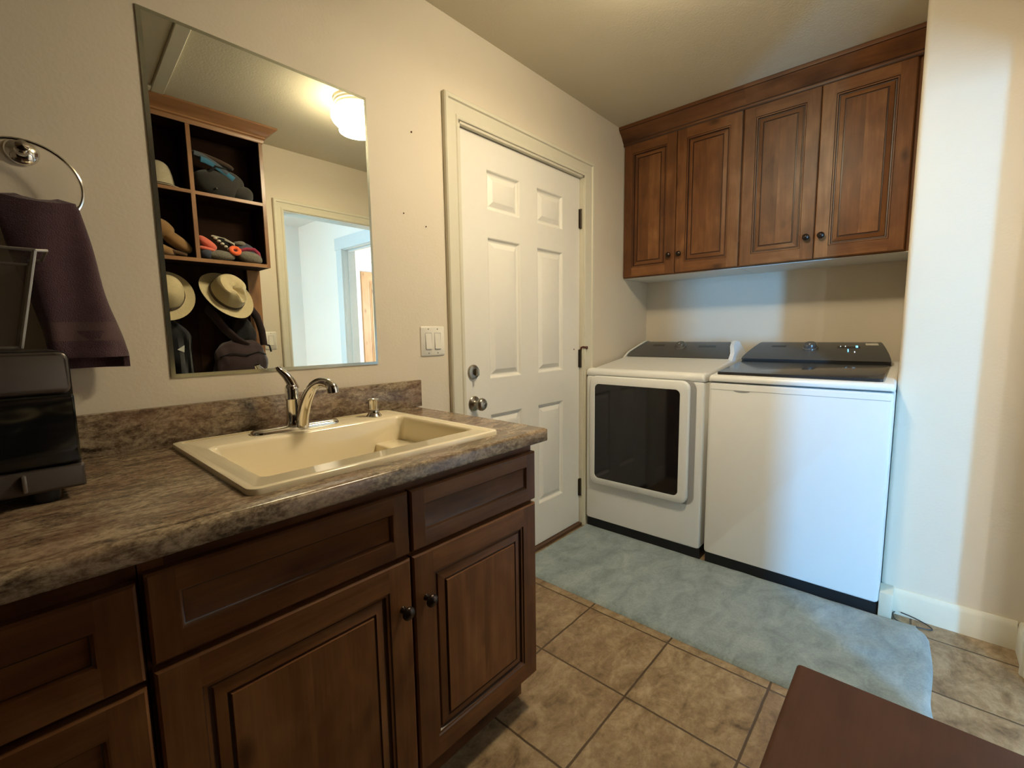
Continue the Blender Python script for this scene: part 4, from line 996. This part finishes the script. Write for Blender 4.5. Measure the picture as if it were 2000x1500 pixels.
# hats ---------------------------------------------------------------
def hat(c, ax, label, mat, R=0.145, pinch=True, brim=1.0, group='straw hats on the coat hooks', spin=0.0, name='straw_hat', crown_h=0.115):
    c = Vector(c); A = Vector(ax).normalized(); Z = Vector((0, 0, 1)); X = (Z-A*Z.dot(A)).normalized() if abs(A.z) < 0.95 else Vector((1, 0, 0)); Y = A.cross(X)
    X2 = X*cos(spin)+Y*sin(spin); Y2 = A.cross(X2)
    t = thing(name, c, label, 'hat', group)
    cr = R*0.63
    prof = [(0.0001, 1.0), (0.25, 0.985), (0.45, 0.94), (0.62, 0.86), (0.76, 0.72), (0.87, 0.52), (0.95, 0.28), (1.0, 0.06)] if not pinch else [(0.0001, 0.93), (0.35, 0.95), (0.62, 0.97), (0.80, 0.93), (0.90, 0.82), (0.95, 0.6), (0.98, 0.3), (1.0, 0.06)]
    n = 40
    def pt(r, h, a):
        e = (1.12, 0.92)
        x = r*cos(a)*e[0]; y = r*sin(a)*e[1]; z = h
        if pinch and h > 0.02:
            f = sstep(0.35, 1.0, h/crown_h)
            z -= 0.042*f*math.exp(-(y/(cr*0.28))**2)*(0.6+0.4*cos(a)) if r < cr*0.95 else 0
            sd = math.exp(-((abs(a if a < pi else a-2*pi)-0.75)/0.35)**2)
            k_ = 1-0.34*f*sd
            x *= k_; y *= k_
        return c+X2*x+Y2*y+A*z
    b = MB(); b.grid([[pt(cr*r, crown_h*h, 2*pi*k/n) for k in range(n)] for r, h in prof], True, flip=True); b.build('crown', mat, t)
    b = MB(); rows = []
    for r in (cr*0.98, cr*1.1, R*0.75, R*0.9, R, R*0.995):
        row = []
        for k in range(n):
            a = 2*pi*k/n; z = 0.004+0.016*brim*((r-cr)/(R-cr))**2*(abs(sin(a))*1.2-0.35)
            if r == R*0.995: z -= 0.003
            row.append(pt(r, z, a))
        rows.append(row)
    b.grid(rows, True, flip=True); b.build('brim', mat, t)
    b = MB(); b.grid([[pt(cr*q, h, 2*pi*k/n) for k in range(n)] for q, h in ((1.012, 0.004), (1.022, 0.005), (1.018, 0.024), (1.0, 0.024))], True, flip=True); b.build('hat_band', 'band', t, label='dark hat band')
    return t
hat((0.572, -1.712, 1.435), (0.16, 0.80, 0.46), 'straw fedora with a dark band, right-hand hat on the hooks, seen in the mirror', 'straw', 0.148, spin=pi-0.5, crown_h=0.125)
hat((0.268, -1.712, 1.425), (0.05, 0.80, 0.46), 'straw hat left of the pinched fedora, cut off by the mirror edge', 'straw', 0.150, pinch=False, spin=0.2)
# pale hat standing on the top left cubby shelf
hat((0.287, -1.712, SHZ+0.0185), (0, 0, 1), 'cream felt hat standing in the upper left cubby, seen in the mirror', 'felt', 0.106, pinch=False, brim=0.4, group='hats in the cubbies', name='felt_hat', crown_h=0.15)

# coats --------------------------------------------------------------
def coat(cx, z0, z1, a, d, seed, name, label, mat, extra=None, cat='coat'):
    t = thing(name, (cx, WF+0.03, z0), label, cat, 'bags and coats on the locker hooks')
    b = MB(); rows = []; n, m = 48, 36
    for i in range(m+1):
        s = i/m; z = z1+(z0-z1)*s
        ww = a*(0.25+0.75*sstep(0.0, 0.22, s))*(1+0.06*s); dp = d*(0.4+0.6*sstep(0, 0.3, s))
        row = []
        for k in range(n):
            th_ = 2*pi*k/n; u_, v_ = cos(th_), sin(th_)
            f = 1+0.16*sin(11*th_+seed+3*s+1.5*noise.noise((u_*2, s*3, seed)))*sstep(0.05, 0.4, s)+0.30*noise.noise((u_*2.5+seed, v_*2, s*6))
            y = WF+0.036+dp*(0.5+0.5*v_)*f if v_ > -0.2 else WF+0.036+dp*0.4*f*(1+(v_+0.2))
            y = max(y, WF+0.036)
            row.append((cx+ww*u_*(1+0.05*noise.noise((seed, v_, s*6))), y, z+0.01*noise.noise((u_*3, v_*3, s*4+seed))))
        rows.append(row)
    b.grid(rows, True, cap0=True, cap1=True); b.build('coat_body', mat, t)
    return t
c1 = coat(0.215, 0.62, 1.36, 0.155, 0.135, 1.3, 'coat', 'black coat hanging under the left straw hat, seen in the mirror', 'blackcloth')
b = MB(); b.face([(0.285, WF+0.185, 1.118), (0.322, WF+0.178, 1.142), (0.318, WF+0.180, 1.102)]); b.face([(0.285, WF+0.183, 1.118), (0.318, WF+0.178, 1.102), (0.322, WF+0.176, 1.142)]); b.build('white_tag', 'whitetag', c1, label='small white corner of cloth')
b = MB(); b.tube([(0.235, WF+0.185, 1.03), (0.252, WF+0.188, 0.985), (0.262, WF+0.188, 0.93)], 0.007, 8); b.build('grey_strap', 'darkgrey', c1, label='grey strap end')
BP = thing('backpack', (0.63, WF+0.03, 0.62), 'plum brown backpack hanging by its straps under the pinched fedora, beside the wall switch', 'backpack', 'bags and coats on the locker hooks')
def crease(p):
    q = noise.noise((p.x*16, p.y*9, p.z*10+3)); r_ = noise.noise((p.x*34, p.y*20, p.z*22))
    p.y += 0.016*q+0.007*r_; p.x += 0.010*noise.noise((p.x*8, p.z*12, 5)); return p
b = MB(); blob(b, (0.632, WF+0.098, 0.905), (0.152, 0.070, 0.262), 5, 0.12, 7, 0.62, n=56, m=40, fn=crease); b.build('main_pouch', 'plumcloth', BP)
b = MB(); blob(b, (0.620, WF+0.150, 0.80), (0.105, 0.042, 0.13), 8, 0.15, 9, 0.6, n=40, m=24, fn=crease); b.build('front_pocket', 'plumcloth', BP)
b = MB(); b.tube([(0.50, WF+0.150, 1.065), (0.56, WF+0.172, 1.085), (0.64, WF+0.176, 1.072), (0.71, WF+0.165, 1.090), (0.765, WF+0.140, 1.070)], 0.004, 6); b.build('zip_seam', 'blackcloth', BP)
for nm, pts_ in (('strap', [(0.485, WF+0.03, 1.36), (0.500, WF+0.085, 1.32), (0.545, WF+0.125, 1.235), (0.605, WF+0.140, 1.165), (0.66, WF+0.130, 1.13)]), ('strap', [(0.735, WF+0.03, 1.36), (0.752, WF+0.075, 1.31), (0.765, WF+0.100, 1.22), (0.770, WF+0.105, 1.13)])):
    b = MB(); b.tube(pts_, 0.030, 12, sx=0.35); b.build(nm, 'plumcloth', BP)
b = MB(); blob(b, (0.665, WF+0.075, 1.215), (0.070, 0.035, 0.085), 5, 0.25, 12, fn=crease); b.build('back_padding', 'blackcloth', BP, label='black padding between the straps')
b = MB(); b.tube([(0.775, WF+0.11, 1.135), (0.800, WF+0.115, 1.125), (0.807, WF+0.118, 1.085)], 0.006, 8); b.build('cord_end', 'blackcloth', BP)

# things in the cubbies ------------------------------------------------
def lump(name, label, cat, parts, loc, group):
    t = thing(name, loc, label, cat, group)
    for nm, mat, fn in parts:
        b = MB(); fn(b); b.build(nm, mat, t)
    return t
G = 'clothing and gear in the cubbies'
RZ = lambda a: Matrix.Rotation(radians(a), 4, 'Z'); RY = lambda a: Matrix.Rotation(radians(a), 4, 'Y')
lump('duffel_bag', 'charcoal bag filling the upper right cubby, below a blue strap, seen in the mirror', 'bag',
     [('bag_body', 'darkgrey', lambda b: (blob(b, (0.58, -1.72, SHZ+0.018+0.085), (0.135, 0.085, 0.083), 2, 0.10, 7, 0.8),)),
      ('side_pocket', 'darkgrey', lambda b: blob(b, (0.690, -1.715, SHZ+0.018+0.052), (0.075, 0.075, 0.050), 3, 0.1, 9, 0.85)),
      ('handle', 'blackcloth', lambda b: b.tube([(0.52, -1.66, SHZ+0.15), (0.55, -1.64, SHZ+0.185), (0.60, -1.64, SHZ+0.180), (0.64, -1.66, SHZ+0.14)], 0.008, 8)),
      ('zip_pull', 'chrome', lambda b: b.lathe([(0.001, 0.006), (0.005, 0.003), (0.005, -0.003), (0.001, -0.004)], (0.545, -1.632, SHZ+0.060), (0, 1, 0.4), 10))], (0.58, -1.72, SHZ+0.018), G)
def bands(b, zc, w, dx, z_r):
    pts = []
    for i in range(14):
        s = i/13; pts.append((0.475+0.165*s+dx, -1.635-0.01*sin(s*3), zc+z_r*sin(pi*(0.25+0.75*s))-0.055*s))
    b.tube(pts, w, 10, sx=0.5)
lump('sandal', 'blue and slate strapped sandal lying on the charcoal bag, seen in the mirror', 'sandal',
     [('sole', 'band', lambda b: blob(b, (0.545, -1.685, SHZ+0.226), (0.115, 0.045, 0.016), 4, 0.05, 5, 0.8, RY(12))),
      ('blue_strap', 'blue', lambda b: bands(b, SHZ+0.185, 0.016, 0.0, 0.03)), ('slate_strap', 'slate', lambda b: bands(b, SHZ+0.212, 0.013, -0.03, 0.03))], (0.55, -1.67, SHZ+0.2), G)
def boot_fn(p): return p
lump('boot', 'tan suede boot leaning toe-down in the lower left cubby, seen in the mirror', 'boot',
     [('shaft', 'tan', lambda b: blob(b, (0.275, -1.69, LZ0+th+0.150), (0.060, 0.05, 0.045), 1, 0.15, 12, 0.8, RY(35))),
      ('foot', 'tan', lambda b: blob(b, (0.335, -1.68, LZ0+th+0.090), (0.088, 0.042, 0.034), 6, 0.1, 12, 0.85, RY(38))),
      ('opening', 'blackcloth', lambda b: blob(b, (0.235, -1.675, LZ0+th+0.150), (0.022, 0.048, 0.055), 3, 0.1, 12))], (0.3, -1.69, LZ0+th), G)
lump('leather_glove', 'brown leather work glove lying flat under the tan boot, seen in the mirror', 'glove',
     [('palm', 'tan', lambda b: blob(b, (0.245, -1.68, LZ0+th+0.035), (0.085, 0.065, 0.034), 11, 0.15, 10, 0.9, RY(10)))]+
     [('finger', 'brown', (lambda y: (lambda b: b.tube([(0.29, y, LZ0+th+0.030), (0.335, y, LZ0+th+0.022), (0.372, y-0.003, LZ0+th+0.013)], lambda t: 0.0125-0.003*t, 10)))(y)) for y in (-1.725, -1.697, -1.669, -1.642)], (0.27, -1.68, LZ0+th), G)
b0 = LZ0+th
lump('mitten', 'coral knitted mitten at the left of the lower right cubby, seen in the mirror', 'mitten',
     [('hand_part', 'coral', lambda b: blob(b, (0.480, -1.665, b0+0.098), (0.055, 0.028, 0.024), 12, 0.08, 14, 0.85, RY(35))),
      ('thumb', 'coral', lambda b: blob(b, (0.470, -1.645, b0+0.062), (0.045, 0.018, 0.012), 13, 0.08, 14, 0.9, RY(8)))], (0.48, -1.66, b0), G)
def torus(b, c, R, r, ax, amp=0.0):
    A = Vector(ax).normalized(); X = A.orthogonal().normalized(); Y = A.cross(X)
    b.tube([Vector(c)+X*(R[0]*cos(2*pi*i/30))+Y*(R[1]*sin(2*pi*i/30)) for i in range(30)], r, 10, closed=True)
lump('headband', 'bright orange rolled headband in the middle of the lower right cubby', 'headband', [('fleece_ring', 'orange', lambda b: torus(b, (0.618, -1.640, b0+0.068), (0.026, 0.022), 0.0125, (0.1, 0.75, 0.6)))], (0.618, -1.64, b0), G)
lump('sunglasses', 'pale rimmed glasses folded on top of the clothing in the lower right cubby', 'glasses',
     [('frame', 'offwhite', lambda b: (b.tube([(0.515, -1.70, b0+0.150), (0.560, -1.68, b0+0.138), (0.618, -1.655, b0+0.108), (0.622, -1.650, b0+0.090), (0.60, -1.650, b0+0.085)], 0.0038, 8), b.tube([(0.530, -1.73, b0+0.158), (0.585, -1.70, b0+0.142), (0.624, -1.66, b0+0.110)], 0.0034, 8))),
      ('lens', 'blackcloth', lambda b: blob(b, (0.580, -1.675, b0+0.118), (0.040, 0.006, 0.014), 2, 0.02, 5, 0.8, RY(25))),
      ('cord_beads', 'offwhite', lambda b: [blob(b, (0.522+0.017*i, -1.652, b0+0.130-0.014*i), (0.011, 0.010, 0.008), i, 0.05, 5) for i in range(5)])], (0.57, -1.68, b0+0.08), G)
lump('knit_glove', 'dark grey knitted glove at the front left of the lower right cubby', 'glove',
     [('palm', 'greyfuzz', lambda b: blob(b, (0.545, -1.655, b0+0.032), (0.075, 0.040, 0.030), 15, 0.12, 12)),
      ('cuff', 'navy', lambda b: blob(b, (0.472, -1.66, b0+0.034), (0.035, 0.036, 0.032), 16, 0.1, 12))], (0.54, -1.655, b0), G)
lump('wool_slipper', 'fuzzy grey wool slipper at the right end of the lower right cubby', 'slipper',
     [('upper', 'greyfuzz', lambda b: blob(b, (0.702, -1.650, b0+0.036), (0.068, 0.040, 0.035), 17, 0.08, 16, 0.9, RY(8)))], (0.70, -1.65, b0), G)
lump('knit_beanie', 'navy patterned knit beanie behind the grey slipper in the lower right cubby', 'cap',
     [('knit', 'navy', lambda b: blob(b, (0.690, -1.725, b0+0.066), (0.075, 0.05, 0.064), 18, 0.15, 11)), ('tassel', 'greyfuzz', lambda b: blob(b, (0.665, -1.70, b0+0.122), (0.035, 0.022, 0.016), 19, 0.25, 20))], (0.69, -1.72, b0), G)
lump('ear_warmer', 'maroon fleece ear warmer above the grey slipper in the lower right cubby', 'headband', [('fleece_band', 'maroon', lambda b: b.tube([(0.650, -1.665, b0+0.075), (0.690, -1.655, b0+0.088), (0.728, -1.648, b0+0.088), (0.750, -1.648, b0+0.068), (0.755, -1.65, b0+0.045)], 0.011, 10))], (0.71, -1.65, b0+0.03), G)

for o in list(bpy.data.objects):
    if '_b' in o: del o['_b']
